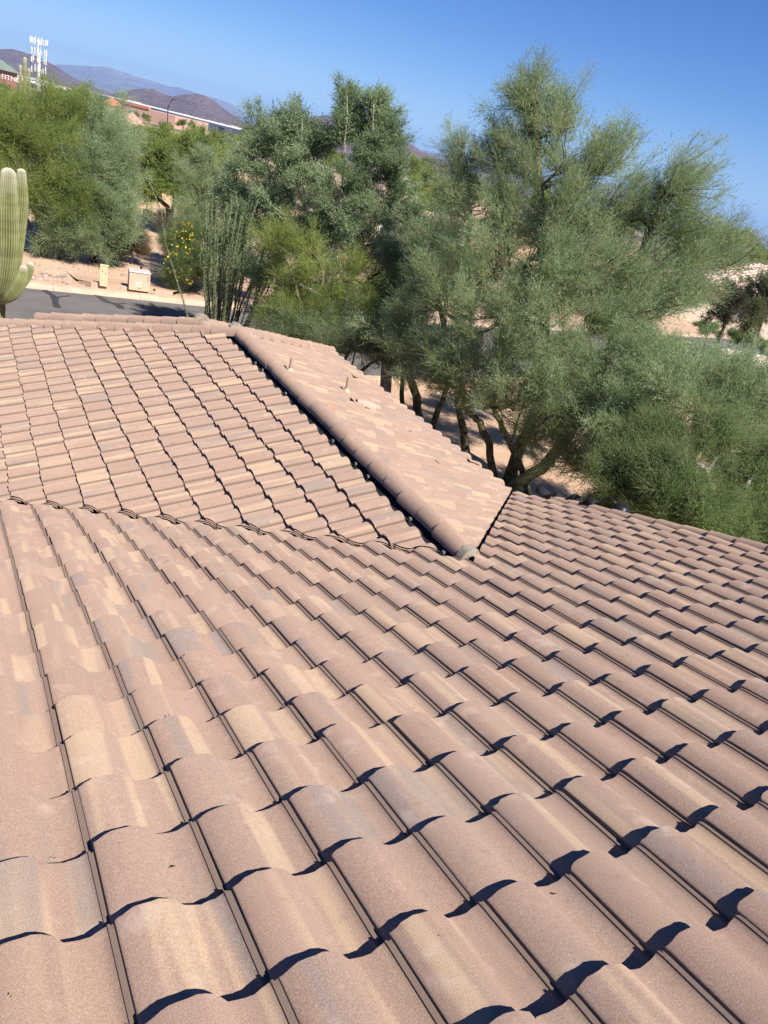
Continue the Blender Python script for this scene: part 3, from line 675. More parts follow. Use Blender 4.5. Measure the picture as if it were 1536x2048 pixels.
def make_tree(name, label, cat, basept, trunks, blobs, kind, fmat, bmat, seed, nsub=12, nspr=26, scale=1.0, up=0.5, tint=(0.5, 0.2), group=None, limb_r=0.05, crown='crown', plume=0.85):
    """trunks: list of (points, radii); blobs: list of (centre, radii[, weight])"""
    r = np.random.default_rng(seed); root = empty(name, basept, label, cat, group)
    tm = MB(); bmx = MB(); tips = []
    for pts, rad in trunks:
        pts = np.array(pts, float); t = np.linspace(0, len(pts) - 1, (len(pts) - 1) * 3 + 1); P = np.stack([np.interp(t, range(len(pts)), pts[:, i]) for i in range(3)], 1)
        P[1:-1] += r.normal(0, 0.02, (len(P) - 2, 3)); rr = np.interp(t, range(len(pts)), rad); tm.tube(P, rr, 8)
        for q in range(len(P) // 3, len(P), 2): tips.append((P[q], rr[q]))
        tips.append((P[-1], rr[-1]))
    axis = np.mean([bl[0] for bl in blobs], 0); TP = np.array([q for q, _ in tips]); PP, DD, SS, TI = [], [], [], []
    for bl in blobs:
        c, rad = bl[0], bl[1]; wt = bl[2] if len(bl) > 2 else 1.0
        dd = np.linalg.norm(TP - c, axis=1) + np.where(TP[:, 2] > c[2], 3.0, 0); j = int(np.argmin(dd)); s = TP[j]; L = np.linalg.norm(c - s)
        mid = (s + c) / 2 + np.array([0, 0, 0.12 * L]) + r.normal(0, 0.08 * L, 3); limb = bez(s, mid, c, 7); r0 = min(limb_r, tips[j][1] * 0.8)
        bmx.tube(limb, np.linspace(r0, r0 * 0.45, 7), 5, False); bt = np.clip(r.normal(tint[0], tint[1]), 0, 1)
        for _ in range(max(2, int(nsub * wt))):
            v = unit(r.normal(0, 1, 3)); o = c + v * rad * r.uniform(0.1, 0.95)
            hor = (o - axis) * [1, 1, 0]; hor = hor / (np.linalg.norm(hor) + 0.6)
            dr = unit(hor * 0.75 + unit(o - c) * 0.35 + np.array([0, 0, up]) + r.normal(0, 0.34, 3)); l2 = plume * r.uniform(0.55, 1.25)
            q = o + dr * l2; m2 = (o + q) / 2 + r.normal(0, 0.07 * l2, 3) - np.array([0, 0, 0.06 * l2]); a0 = limb[r.integers(2, 7)]
            bmx.tube([a0, (a0 + o) / 2 + r.normal(0, 0.06, 3), o, m2, q], np.array([0.5, 0.42, 0.32, 0.2, 0.08]) * min(r0, 0.045), 3, False); st = np.clip(bt + r.normal(0, 0.2), 0, 1)
            ns = max(4, int(nspr * r.uniform(0.7, 1.3))); t = r.uniform(-0.15, 1.0, ns) ** 1.0
            pos = (1 - t)[:, None] ** 2 * o + 2 * (t * (1 - t))[:, None] * m2 + (t * t)[:, None] * q
            tan = unit(2 * (1 - t)[:, None] * (m2 - o) + 2 * t[:, None] * (q - m2)); side = r.normal(0, 1, (ns, 3)); side = unit(side - tan * (side * tan).sum(1, keepdims=True))
            pos = pos + side * (np.abs(r.normal(0, 0.11, ns)) * plume * (1.15 - 0.75 * np.clip(t, 0, 1)))[:, None]
            PP.append(pos); DD.append(tan * 1.0 + side * 0.55 + np.array([0, 0, up * 0.25]) + r.normal(0, 0.22, (ns, 3))); SS.append(scale * r.uniform(0.6, 1.15, ns) * (1.1 - 0.35 * np.clip(t, 0, 1))); TI.append(np.clip(st + r.normal(0, 0.12, ns), 0, 1))
    if tm.v: tm.build('trunk', bmat, root)
    if bmx.v: bmx.build('branches', bmat, root)
    P = np.concatenate(PP); keep = P[:, 2] > 0.05
    V, T, K = scatter(kind, P[keep], np.concatenate(DD)[keep], np.concatenate(SS)[keep], np.concatenate(TI)[keep], r)
    link(crown, npmesh(crown, V, T, K), fmat, root); return root
def copy_tree(o, loc, rz, sc, label=None, group=None):
    c = o.copy(); COL.objects.link(c); c.location = loc; c.rotation_euler.z = rz; c.scale = (sc, sc, sc)
    if label: c['label'] = label
    if group: c['group'] = group
    for ch in o.children:
        k = ch.copy(); COL.objects.link(k); k.parent = c; k.matrix_parent_inverse = ch.matrix_parent_inverse.copy()
    return c
def tp(d, rad, *pix):
    pts = [at(px, py, d if not hasattr(d, '__len__') else d[i]) for i, (px, py) in enumerate(pix)]
    return [np.array([pts[0][0], pts[0][1], -0.15])] + pts, [rad * 1.25] + list(np.linspace(rad, rad * 0.55, len(pts)))

# -- the big palo verde right of the roof
B = [blob_px(*q) for q in ((1062, 204, 17.8, 22, 34), (1060, 255, 17.9, 40, 50), (1125, 260, 17.6, 28, 40), (1000, 330, 18.2, 52, 48), (1065, 340, 17.5, 66, 60), (1140, 335, 17.6, 60, 55), (1205, 345, 17.2, 40, 46),
     (925, 340, 18.6, 22, 40), (935, 410, 18.3, 66, 48), (1010, 430, 17.8, 80, 60), (1090, 435, 17.2, 85, 62), (1170, 430, 17.2, 80, 60), (1245, 420, 17.2, 60, 55), (1340, 375, 17.0, 22, 40), (1310, 440, 17.2, 55, 50), (1370, 480, 17.2, 50, 44),
     (900, 500, 18.0, 70, 60), (980, 530, 16.8, 85, 66), (1070, 540, 16.2, 90, 70), (1160, 540, 16.2, 90, 70), (1250, 525, 16.6, 85, 62), (1330, 525, 17.0, 75, 55), (1400, 525, 17.4, 50, 36),
     (850, 600, 17.6, 60, 55), (920, 620, 16.6, 75, 62), (1000, 640, 15.8, 85, 66), (1090, 650, 15.4, 90, 66), (1180, 640, 15.6, 90, 66), (1270, 625, 16.0, 85, 62), (1340, 605, 16.6, 66, 48),
     (830, 690, 17.2, 46, 42), (890, 715, 16.4, 60, 48), (960, 735, 15.8, 72, 55), (1050, 750, 15.3, 80, 58), (1140, 750, 15.2, 80, 60), (1225, 735, 15.4, 70, 55), (1110, 840, 15.0, 60, 48), (1020, 810, 15.2, 52, 34), (1180, 830, 14.9, 60, 52), (1010, 480, 17.6, 70, 55), (1090, 490, 17.4, 75, 55), (1160, 490, 17.4, 70, 55), (1050, 600, 16.8, 75, 55), (1140, 600, 16.8, 75, 55), (960, 590, 17.2, 65, 50), (1220, 590, 16.9, 70, 50), (905, 770, 16.6, 48, 30), (960, 800, 16.2, 50, 30), (860, 740, 17.0, 44, 32), (1060, 870, 15.6, 40, 26))]
make_tree('palo_verde_tree', 'largest blue-green palo verde tree towering beside the roof, many trunked', 'tree', at(1010, 985, 18.0) * [1, 1, 0],
    [tp(17.8, 0.17, (1012, 975), (1035, 910), (1060, 850), (1085, 760), (1090, 640), (1085, 480), (1075, 330), (1068, 180)), tp(17.6, 0.10, (988, 960), (978, 890), (962, 845), (938, 825), (915, 740), (925, 600), (940, 450)),
     tp(17.4, 0.09, (1055, 985), (1035, 915), (1005, 855), (985, 815), (1000, 700), (1020, 560)), tp(18.8, 0.11, (932, 905), (922, 840), (916, 790), (900, 700), (880, 610)),
     tp(17.2, 0.16, (1015, 985), (1085, 935), (1125, 890), (1190, 780), (1240, 650), (1290, 500), (1325, 370))],
    B, 'pv', M['pv'], M['barkpv'], 21, 12, 21, 0.95, 0.62, (0.5, 0.2), plume=0.95)
# second trunk group at the left, under the same canopy
B = [blob_px(*q) for q in ((800, 640, 20.5, 60, 60), (835, 560, 20.8, 65, 70), (780, 560, 21.5, 55, 60), (850, 690, 19.5, 55, 50), (900, 590, 20.5, 60, 60), (870, 480, 21, 45, 50))]
make_tree('palo_verde_tree', 'dark-trunked palo verde half hidden between the biggest palo verde and the leaning tree', 'tree', at(835, 850, 20) * [1, 1, 0],
    [tp(20.0, 0.13, (838, 838), (828, 775), (818, 745), (815, 660), (830, 580)), tp(20.6, 0.08, (803, 832), (806, 765), (800, 680)), tp(19.6, 0.09, (868, 845), (885, 800), (895, 760), (890, 640))],
    B, 'pv', M['pv'], M['barkpv'], 22, 12, 24, 1.05, 0.5, (0.35, 0.15))
m_ = MB(); pth = [at(*q) for q in ((845, 838, 19.2), (850, 812, 19.2), (870, 802, 19.1), (890, 806, 19.0), (912, 812, 18.9))]; 
# -- lower palo verde at the right edge
B = [blob_px(*q) for q in ((1390, 770, 15.6, 76, 50), (1480, 800, 16.0, 76, 50), (1310, 770, 15.2, 80, 65), (1400, 830, 14.6, 85, 70), (1500, 830, 15.0, 80, 75), (1290, 860, 14.8, 70, 65), (1230, 850, 14.6, 55, 60), (1560, 830, 16, 60, 60), (1240, 930, 14.4, 50, 55), (1180, 930, 14.8, 42, 40))]
make_tree('palo_verde_tree', 'low rounded blue-green palo verde at the right edge, above the leafy acacia', 'tree', base(1380, 16.0),
    [tp(15.6, 0.12, (1390, 1010), (1380, 940), (1390, 860), (1400, 780)), tp(15.4, 0.09, (1350, 1000), (1320, 930), (1290, 860)), tp(15.8, 0.09, (1430, 1010), (1480, 920), (1500, 830))],
    B, 'pv', M['pv'], M['barkpv'], 23, 20, 26, 1.0, 0.6, (0.42, 0.2))
# -- leafy acacia standing close against the rake
B = [blob_px(*q) for q in ((1330, 900, 12.6, 62, 45), (1270, 960, 12.2, 62, 52), (1360, 960, 12.0, 70, 50), (1240, 1010, 12.4, 50, 40), (1330, 1020, 11.8, 70, 42), (1430, 900, 12.8, 55, 45), (1400, 1040, 11.6, 60, 42), (1460, 960, 13.4, 60, 60, ), (1510, 1000, 13.0, 65, 65), (1470, 1060, 12.2, 60, 45), (1540, 930, 13.5, 60, 60), (1550, 1070, 12.4, 60, 50))]
make_tree('acacia_tree', 'leafy green acacia with pale bare inner branches, against the right roof edge', 'tree', base(1420, 12.4),
    [tp(12.2, 0.07, (1425, 1090), (1424, 1010), (1418, 960), (1405, 935), (1390, 925)), tp(12.1, 0.05, (1424, 1015), (1400, 995), (1385, 975), (1365, 965)), tp(12.6, 0.06, (1440, 1090), (1480, 1010), (1500, 960))],
    B, 'fine', M['leafd'], M['barkgy'], 24, 24, 26, 1.0, 0.3, (0.5, 0.25), plume=0.5)
# -- pale-barked leaning tree in the middle
B = [blob_px(*q) for q in ((693, 225, 21.5, 16, 34), (745, 232, 21.3, 16, 34), (690, 275, 21.5, 22, 28), (735, 290, 21.3, 36, 34), (768, 268, 21.3, 12, 24), (600, 262, 22.2, 40, 20), (530, 275, 22.4, 36, 28), (570, 305, 22.2, 50, 36), (640, 305, 21.8, 46, 36), (520, 340, 22.5, 52, 44), (590, 360, 21.8, 56, 46), (720, 350, 21.0, 56, 50), (780, 360, 21.0, 40, 50), (650, 380, 21.4, 52, 46),
     (480, 405, 22.6, 50, 46), (550, 425, 21.8, 56, 46), (710, 430, 20.8, 66, 52), (795, 435, 21.2, 44, 56), (640, 455, 21.6, 48, 40), (500, 475, 22.0, 52, 46), (770, 510, 20.8, 58, 50), (820, 485, 22, 40, 42), (700, 510, 21.2, 58, 42), (560, 495, 22, 48, 42), (530, 555, 21.4, 52, 40), (760, 590, 20.8, 50, 42), (700, 620, 21.4, 50, 36), (600, 590, 22.0, 50, 40))]
make_tree('leaning_tree', 'tall olive-green tree with pale grey leaning trunks in the middle of the view', 'tree', at(800, 700, 19.8) * [1, 1, 0],
    [([at(800, 700, 19.8) * [1, 1, 0] - [0, 0, .2]] + [at(*q) for q in ((782, 672, 19.9), (735, 635, 20.3), (690, 618, 20.8), (645, 598, 20.8), (595, 565, 21.4), (560, 545, 21.6))], [0.17, 0.15, 0.12, 0.10, 0.08, 0.05, 0.03]),
     ([at(*q) for q in ((735, 635, 20.3), (700, 590, 20.2), (697, 585, 20.2), (705, 540, 20.4), (712, 490, 20.6), (708, 420, 20.8), (718, 350, 21.0), (745, 290, 20.9), (748, 200, 20.9))], [0.06, 0.06, 0.058, 0.05, 0.042, 0.034, 0.026, 0.016, 0.008]),
     ([at(*q) for q in ((700, 590, 20.2), (680, 530, 20.5), (668, 480, 20.8), (680, 430, 20.9), (690, 330, 21.1), (694, 190, 21.1))], [0.04, 0.038, 0.034, 0.028, 0.02, 0.008]),
     ([at(*q) for q in ((665, 608, 21.0), (640, 570, 20.9), (632, 480, 21.2), (615, 430, 21.4), (600, 390, 21.6), (585, 330, 21.7), (560, 290, 21.8))], [0.045, 0.042, 0.038, 0.034, 0.028, 0.02, 0.01]),
     ([at(*q) for q in ((615, 430, 21.4), (605, 370, 21.6), (597, 315, 21.6), (605, 240, 21.7))], [0.026, 0.022, 0.016, 0.008])],
    B, 'leaf', M['leaf'], M['barkgy'], 25, 14, 19, 0.95, 0.6, (0.62, 0.22), limb_r=0.026, plume=0.5)
# -- small yellow-green palo verde in front of it
B = [blob_px(*q) for q in ((560, 500, 19.6, 45, 42), (620, 500, 19.4, 42, 40), (640, 560, 19.0, 52, 45), (690, 560, 19.0, 46, 45), (590, 590, 19.4, 46, 36), (720, 620, 19.0, 40, 36), (660, 640, 18.6, 46, 34), (580, 650, 18.8, 36, 26), (620, 690, 18.4, 36, 24), (740, 660, 18.8, 30, 26))]
make_tree('palo_verde_tree', 'small bright yellow-green palo verde in front of the leaning grey trunks', 'tree', base(640, 18.9),
    [tp(18.9, 0.06, (640, 700), (635, 650), (640, 600), (645, 540)), tp(18.8, 0.045, (628, 700), (612, 640), (590, 570), (570, 510)), tp(18.8, 0.045, (650, 700), (680, 640), (700, 580))],
    B, 'pv', M['pvy'], M['barkpv'], 26, 12, 15, 1.0, 0.5, (0.55, 0.22), plume=0.7)
# -- grey-green tree behind the ocotillo
B = [blob_px(*q) for q in ((400, 390, 34.5, 45, 36), (440, 420, 34, 50, 45), (400, 450, 34, 50, 40), (460, 490, 33.5, 46, 45), (430, 350, 35, 40, 28), (480, 540, 32.5, 46, 40), (430, 520, 33, 40, 36), (400, 500, 33.6, 36, 40))]
make_tree('desert_tree', 'hazy grey-green ironwood tree rising behind the ocotillo wands', 'tree', base(430, 34),
    [tp(34, 0.16, (430, 540), (428, 500), (430, 430)), tp(33.5, 0.10, (445, 540), (470, 520), (480, 500))], B, 'fine', M['pv'], M['barkdk'], 27, 16, 30, 1.5, 0.3, (0.6, 0.2))
# -- left thicket across the street
B = [blob_px(*q) for q in ((40, 272, 36, 50, 36), (110, 250, 36, 55, 38), (75, 290, 35.6, 60, 46), (20, 330, 35.5, 60, 60), (90, 330, 35, 60, 60), (60, 410, 34.5, 50, 48), (120, 400, 34.5, 45, 45), (150, 235, 37, 40, 26), (20, 250, 37, 36, 22))]
make_tree('palo_verde_tree', 'green palo verde with slender dark stems behind the saguaro', 'tree', gnd(84, 530),
    [tp(34.6, 0.10, (86, 520), (95, 480), (100, 455), (105, 400), (110, 320)), tp(34.6, 0.07, (78, 522), (68, 485), (60, 455), (45, 400)), tp(34.6, 0.07, (84, 520), (80, 480), (74, 460), (70, 380))],
    B, 'pv', M['pvy'], M['barkdk'], 28, 26, 26, 1.45, 0.8, (0.5, 0.25), plume=1.2)
B = [blob_px(*q) for q in ((175, 255, 36.5, 50, 40), (215, 290, 36, 52, 42), (165, 335, 35.5, 60, 50), (225, 360, 35.5, 46, 40), (175, 415, 35, 52, 44), (222, 430, 35, 40, 34), (150, 470, 34.5, 40, 32), (210, 475, 34.8, 42, 28), (120, 470, 34.6, 25, 25))]
make_tree('palo_verde_tree', 'broad blue-green palo verde across the street, left of the tan stucco wall', 'tree', gnd(185, 512),
    [tp(35.2, 0.11, (186, 505), (180, 470), (178, 430), (185, 340)), tp(35.2, 0.08, (192, 505), (215, 460), (230, 400))], B, 'pv', M['pv'], M['barkdk'], 29, 26, 26, 1.45, 0.6, (0.55, 0.22), plume=1.1)
B = [blob_px(*q) for q in ((300, 330, 47, 46, 30), (350, 320, 47, 50, 36), (400, 330, 46, 45, 36), (330, 370, 46, 45, 26), (390, 370, 46, 36, 26), (360, 315, 48, 36, 18), (420, 320, 50, 32, 24))]
make_tree('mesquite_tree', 'olive-yellow mesquite with a flat crown beyond the tan stucco wall', 'tree', gnd(335, 455) * [1.02, 1.02, 0],
    [tp(46, 0.16, (338, 440), (335, 415), (322, 400), (305, 396)), tp(46, 0.12, (340, 440), (350, 400), (360, 350))], B, 'far', M['pvy'], M['barkdk'], 30, 26, 26, 1.4, 0.2, (0.4, 0.25), plume=1.0)
B = [blob_px(*q) for q in ((395, 305, 62, 28, 20), (430, 305, 60, 26, 22), (330, 292, 66, 26, 14), (300, 292, 66, 20, 12))]
make_tree('palo_verde_tree', 'light green palo verde in front of the long white warehouse', 'tree', base(410, 61),
    [tp(61, 0.15, (410, 345), (410, 310), (415, 285))], B, 'far', M['pvy'], M['barkdk'], 31, 22, 22, 1.4, 0.6, (0.8, 0.15), plume=1.2)
# -- mid distance: trees right of the leaning tree and by the pink roofed house
B = [blob_px(*q) for q in ((850, 370, 62, 26, 22), (890, 385, 60, 32, 26), (925, 395, 60, 28, 24), (870, 410, 58, 30, 18))]
far_tree = make_tree('palo_verde_tree', 'yellow-green palo verde beyond the tan garden wall, right of the leaning tree', 'tree', base(885, 60),
    [tp(60, 0.15, (885, 450), (884, 420), (888, 390))], B, 'far', M['pvy'], M['barkdk'], 32, 13, 20, 1.5, 0.4, (0.35, 0.2))
B = [blob_px(*q) for q in ((1490, 600, 47, 40, 28), (1530, 590, 47, 36, 34), (1510, 630, 46, 36, 22))]
make_tree('mesquite_tree', 'olive mesquite in front of the pink tiled roof at the right edge', 'tree', base(1510, 46),
    [tp(46, 0.14, (1512, 672), (1520, 640), (1530, 610))], B, 'far', M['mesq'], M['barkdk'], 33, 13, 22, 1.2, 0.3, (0.5, 0.2))
B = [blob_px(*q) for q in ((1455, 600, 44, 26, 20), (1440, 625, 44, 20, 14))]
make_tree('desert_tree', 'small dark shrubby tree left of the mesquite by the pink roof', 'tree', base(1445, 44),
    [tp(44, 0.09, (1448, 655), (1455, 630), (1460, 605))], B, 'far', M['dark'], M['barkdk'], 34, 12, 18, 1.0, 0.3, (0.5, 0.2))
# trees dotted over the flat land beyond, copies of one
k = 0
for px, d, sc in ((560, 110, 1.1), (640, 95, 1.0), (760, 120, 1.2), (820, 150, 1.3), (985, 80, 1.0), (1060, 95, 1.1), (1150, 85, 1.0), (1230, 110, 1.2), (1290, 140, 1.3), (1360, 120, 1.2), (1420, 160, 1.4), (1465, 190, 1.5), (1500, 130, 1.1), (1535, 170, 1.4), (1560, 100, 1.0),
                  (130, 190, 0.8), (185, 150, 0.7), (450, 150, 0.8), (500, 190, 1.0), (530, 230, 1.2), (30, 100, 0.7), (270, 110, 0.6), (470, 85, 0.7),
                  (290, 240, 0.7), (330, 210, 0.6), (365, 260, 0.8), (400, 230, 0.7)):
    b = base(px, d); b[2] = float(ground_z(b[0], b[1])); copy_tree(far_tree, Vector(b), k * 1.7, sc, 'desert tree among others dotted over the flat land far beyond the street', 'far desert trees'); k += 1
far_tree['label'] = 'yellow-green palo verde beyond the tan garden wall, right of the leaning tree'

# -- shrubs across the street
def shrub(name, label, px, py, d, rx, ry, kind, fm, bm_, seed, nsub=16, nspr=18, scale=0.8, up=0.6, tint=(0.5, 0.2), cat='shrub'):
    c, rad = blob_px(px, py, d, rx, ry); b = np.array([c[0], c[1], 0.0]); c = c.copy(); c[2] = max(c[2], rad[2] * 0.55)
    return make_tree(name, label, cat, b, [([b - [0, 0, .1], b + [0, 0, 0.12], b + (c - b) * 0.55], [0.05, 0.04, 0.025])], [(c, rad)], kind, fm, bm_, seed, nsub, nspr, scale, up, tint, limb_r=0.03, crown='foliage', plume=max(0.3, 0.55 * rad[2]))
shrub('brush', 'dark bare twiggy bush below the broad blue-green palo verde', 218, 490, 35.0, 26, 26, 'bare', M['dark'], M['barkdk'], 51, 22, 22, 1.1)
shrub('dry_bush', 'straw-coloured dry bush right of the dark bare bush', 265, 490, 36.0, 22, 24, 'bare', M['dry'], M['barkdk'], 52, 22, 20, 1.1)
ys = shrub('flowering_bush', 'dark green bush with yellow flowers left of the ocotillo', 372, 512, 31.6, 40, 56, 'fine', M['leafd'], M['barkdk'], 53, 110, 30, 1.3, 0.3, (0.35, 0.2))
c, rad = blob_px(368, 508, 31.4, 42, 58); m = MB()
for _ in range(230):
    v = unit(rng.normal(0, 1, 3)); v[1] = -abs(v[1]); v[2] = v[2] if rng.random() < 0.4 else abs(v[2]); q = c + v * rad * rng.uniform(0.85, 1.1); a = unit(rng.normal(0, 1, 3)); b = np.cross(a, unit(rng.normal(0, 1, 3))); s = rng.uniform(0.03, 0.055)
    for t in range(3):
        a1, a2 = 2.094 * t, 2.094 * t + 1.4; m.face([q, q + s * (a * math.cos(a1) + b * math.sin(a1)), q + s * (a * math.cos(a2) + b * math.sin(a2))])
o = m.build('flowers', M['flower'], ys); o['kind'] = 'stuff'
for i, (px, py, d, rx, ry, lb) in enumerate(((1420, 660, 52, 30, 10, 'clipped low hedge left end, beside the bare sandy yard at the right'), (1465, 675, 51, 30, 11, 'clipped low hedge middle, beside the bare sandy yard at the right'), (1510, 690, 50, 30, 12, 'clipped low hedge right end, beside the bare sandy yard at the right'))):
    c, rad = blob_px(px, py, d, rx, ry); b = np.array([c[0], c[1], 0]); make_tree('hedge', lb, 'hedge', b, [], [(np.array([c[0], c[1], rad[2] * 1.0]), rad * [1, 1.0, 1.3])], 'far', M['leafd'], M['barkdk'], 60 + i, 26, 18, 0.8, 0.3, (0.4, 0.2), crown='foliage') if False else shrub('hedge', lb, px, py, d, rx, ry, 'far', M['leafd'], M['barkdk'], 60 + i, 26, 18, 0.8, cat='hedge')

# -- ocotillo: a fan of leafy wands
def ocotillo(b, n, H, seed):
    r = np.random.default_rng(seed); root = empty('ocotillo', b, 'ocotillo, a sheaf of tall thin leafy green wands behind the far hip', 'ocotillo')
    for i in range(n):
        az = r.uniform(0, 6.283); le = abs(r.normal(0, 0.19)) + 0.02; h = H * r.uniform(0.72, 1.05); x = math.cos(az) * math.sin(le); y = math.sin(az) * math.sin(le)
        P = [b + np.array([math.cos(az) * 0.12 * r.random(), math.sin(az) * 0.12 * r.random(), -0.1]) + np.array([x * h * t ** 0.8, y * h * t ** 0.8, h * t]) + r.normal(0, 0.02, 3) * (t > 0) for t in np.linspace(0, 1, 8)]
        m = MB(); m.tube(P, np.linspace(0.024, 0.010, 8), 6); wnd = m.build('wand', M['octst'], root)
        P = np.array(P); nl = 430; t = r.uniform(0.08, 1.0, nl) * 7; i0 = np.minimum(t.astype(int), 6); f = (t - i0)[:, None]; q = P[i0] * (1 - f) + P[i0 + 1] * f
        d = unit(np.stack([r.normal(0, 1, nl), r.normal(0, 1, nl), r.uniform(0.2, 1.2, nl)], 1)); s = unit(np.cross(d, r.normal(0, 1, (nl, 3)))); L = r.uniform(0.035, 0.06, nl)[:, None]
        V = np.stack([q, q + d * L * 0.6 + s * 0.016, q + d * L, q + d * L * 0.6 - s * 0.016], 1).reshape(-1, 3); F = np.arange(nl * 4).reshape(-1, 4)
        tt = np.clip(r.normal(0.45, 0.25, nl), 0, 1).repeat(4); link('leaves', npmesh('leaves', V, F, tt), M['leaf'], wnd)['kind'] = 'stuff'
M['octst'] = bark('ocotillo stem', (0.10, 0.105, 0.055), (0.20, 0.19, 0.11), 20)
ocotillo(base(432, 21.5), 60, 4.9, 71)

# -- saguaros
def ribbed(name, path, radii, parent, nr=18, seg=None, depth=0.15, fuzz=True, mat=None):
    P = np.array(path, float); k = 26; t = np.linspace(0, len(P) - 1, k); ctrl = P
    Q = np.stack([np.interp(t, range(len(P)), P[:, i]) for i in range(3)], 1)
    for _ in range(3): Q[1:-1] = (Q[:-2] + 2 * Q[1:-1] + Q[2:]) / 4
    rr = np.interp(t, range(len(P)), radii); tip = Q[-1] - Q[-2]; tip = tip / np.linalg.norm(tip)
    for a in (0.35, 0.65, 0.87, 0.98, 1.0): Q = np.vstack([Q, Q[k - 1] + tip * rr[k - 1] * 0.95 * a]); rr = np.append(rr, rr[k - 1] * math.sqrt(max(0.0, 1 - a * a)) + 0.004)
    k2 = len(Q); T = np.gradient(Q, axis=0); T = unit(T); na = nr * 4; A = np.zeros_like(T); A[0] = perp(T[0])
    for i in range(1, k2): a = A[i - 1] - T[i] * (A[i - 1] @ T[i]); A[i] = a / np.linalg.norm(a)
    Bv = np.cross(T, A); th = np.arange(na) * 2 * math.pi / na; rib = np.array([0.0, 0.62, 1.0, 0.62])[np.arange(na) % 4]
    rad = rr[:, None] * (1 - depth * (1 - rib)[None, :]); V = Q[:, None, :] + rad[:, :, None] * (A[:, None, :] * np.cos(th)[None, :, None] + Bv[:, None, :] * np.sin(th)[None, :, None])
    F = np.array([(i * na + j, i * na + (j + 1) % na, (i + 1) * na + (j + 1) % na, (i + 1) * na + j) for i in range(k2 - 1) for j in range(na)])
    me = npmesh(name, V.reshape(-1, 3), F, np.tile(rib, k2), smooth=False)
    f2 = np.zeros(k2); f2[k - 3:] = np.linspace(0.15, 1, k2 - k + 3); a = me.attributes.new('fuzz', 'FLOAT', 'POINT'); a.data.foreach_set('value', np.repeat(f2 if fuzz else f2 * 0, na).astype(np.float32))
    return link(name, me, mat, parent)
def sag_mat():
    t = NT('saguaro skin'); o = t.obj(); rib = t.n('Attribute', attribute_name='tint').outputs['Fac']; fz = t.n('Attribute', attribute_name='fuzz').outputs['Fac']; n = t.noise(o, 5, 4, 0.6); n2 = t.noise(o, 3, 5, 0.7); n3 = t.noise(o, 60, 2, 0.6)
    c = t.mix(t.ramp(n, 0.3, 0.7), (0.115, 0.130, 0.045), (0.175, 0.185, 0.070)); c = t.mix(t.math('MULTIPLY', t.ramp(rib, 0.62, 1.0), t.math('MULTIPLY_ADD', n3, 0.8, 0.2)), c, (0.40, 0.385, 0.19))
    c = t.mix(t.math('MULTIPLY', fz, 0.85), c, (0.55, 0.50, 0.42)); c = t.mix(t.ramp(n2, 0.66, 0.69), c, (0.05, 0.04, 0.028)); zs = t.n('SeparateXYZ'); t.l(o, zs.inputs[0]); cz = t.n('CombineXYZ'); t.l(zs.outputs[2], cz.inputs[2]); nb_ = t.noise(cz.outputs[0], 4.5, 3, 0.6); c = t.mix(t.math('MULTIPLY', t.ramp(nb_, 0.45, 0.65), 0.4), c, (0.09, 0.085, 0.04)); t.color(c); t.b.inputs['Roughness'].default_value = 0.7; return t.m
M['sag'] = sag_mat()
SD = 19.6
sag = empty('saguaro_cactus', base(-6, SD), 'tall ribbed saguaro cactus cut by the left edge of the picture', 'cactus')
def sp(*pix): return [at(px, py, SD + dz) for px, py, dz in pix]
b0 = base(-6, SD)
ribbed('trunk', [b0 - [0, 0, .2], at(-6, 640, SD), at(-6, 560, SD), at(-10, 460, SD), at(-12, 380, SD + .1)], [0.15, 0.17, 0.21, 0.22, 0.19], sag, 24, mat=M['sag'])
ribbed('arm', sp((-4, 596, -.1), (4, 582, -.3), (13, 545, -.42), (17, 480, -.45), (16, 420, -.45), (17, 350, -.42)), [0.10, 0.17, 0.205, 0.225, 0.215, 0.155], sag, 24, mat=M['sag'])
ribbed('arm', sp((8, 590, -.15), (22, 570, -.2), (33, 520, -.25), (40, 440, -.2), (43, 400, -.2), (43, 346, -.2)), [0.07, 0.11, 0.125, 0.150, 0.150, 0.095], sag, 19, mat=M['sag'])
ribbed('arm', sp((2, 602, -.2), (16, 598, -.5), (30, 586, -.6), (41, 566, -.62), (46, 548, -.6), (47, 538, -.6)), [0.07, 0.10, 0.125, 0.125, 0.105, 0.085], sag, 19, mat=M['sag'])
ribbed('arm', sp((20, 585, .1), (38, 577, .1), (50, 562, .1), (58, 545, .1), (61, 531, .1)), [0.06, 0.085, 0.095, 0.10, 0.085], sag, 17, mat=M['sag'])
far_s = empty('saguaro_cactus', base(50, 58), 'distant multi-armed saguaro in front of the hill, left of the tall mast', 'cactus')
b = base(50, 58)
for dx, py, r_ in ((0, 118, 0.13), (-9, 133, 0.11), (8, 140, 0.10)):
    e = at(50 + dx * 1.0, py, 58); ribbed('arm' if dx else 'trunk', [np.array([e[0] - dx * 0.015, e[1], -0.2]), np.array([e[0], e[1], e[2] * 0.6]), e], [r_ * 0.8, r_, r_ * 0.8], far_s, 12, mat=M['sag'])
sp2 = empty('saguaro_cactus', base(176, 60), 'single-stemmed saguaro poking above the palo verde left of the orange gabled building', 'cactus'); e = at(176, 182, 60)
ribbed('trunk', [np.array([e[0], e[1], -0.2]), np.array([e[0], e[1], e[2] * 0.6]), e], [0.2, 0.24, 0.18], sp2, 12, mat=M['sag'])
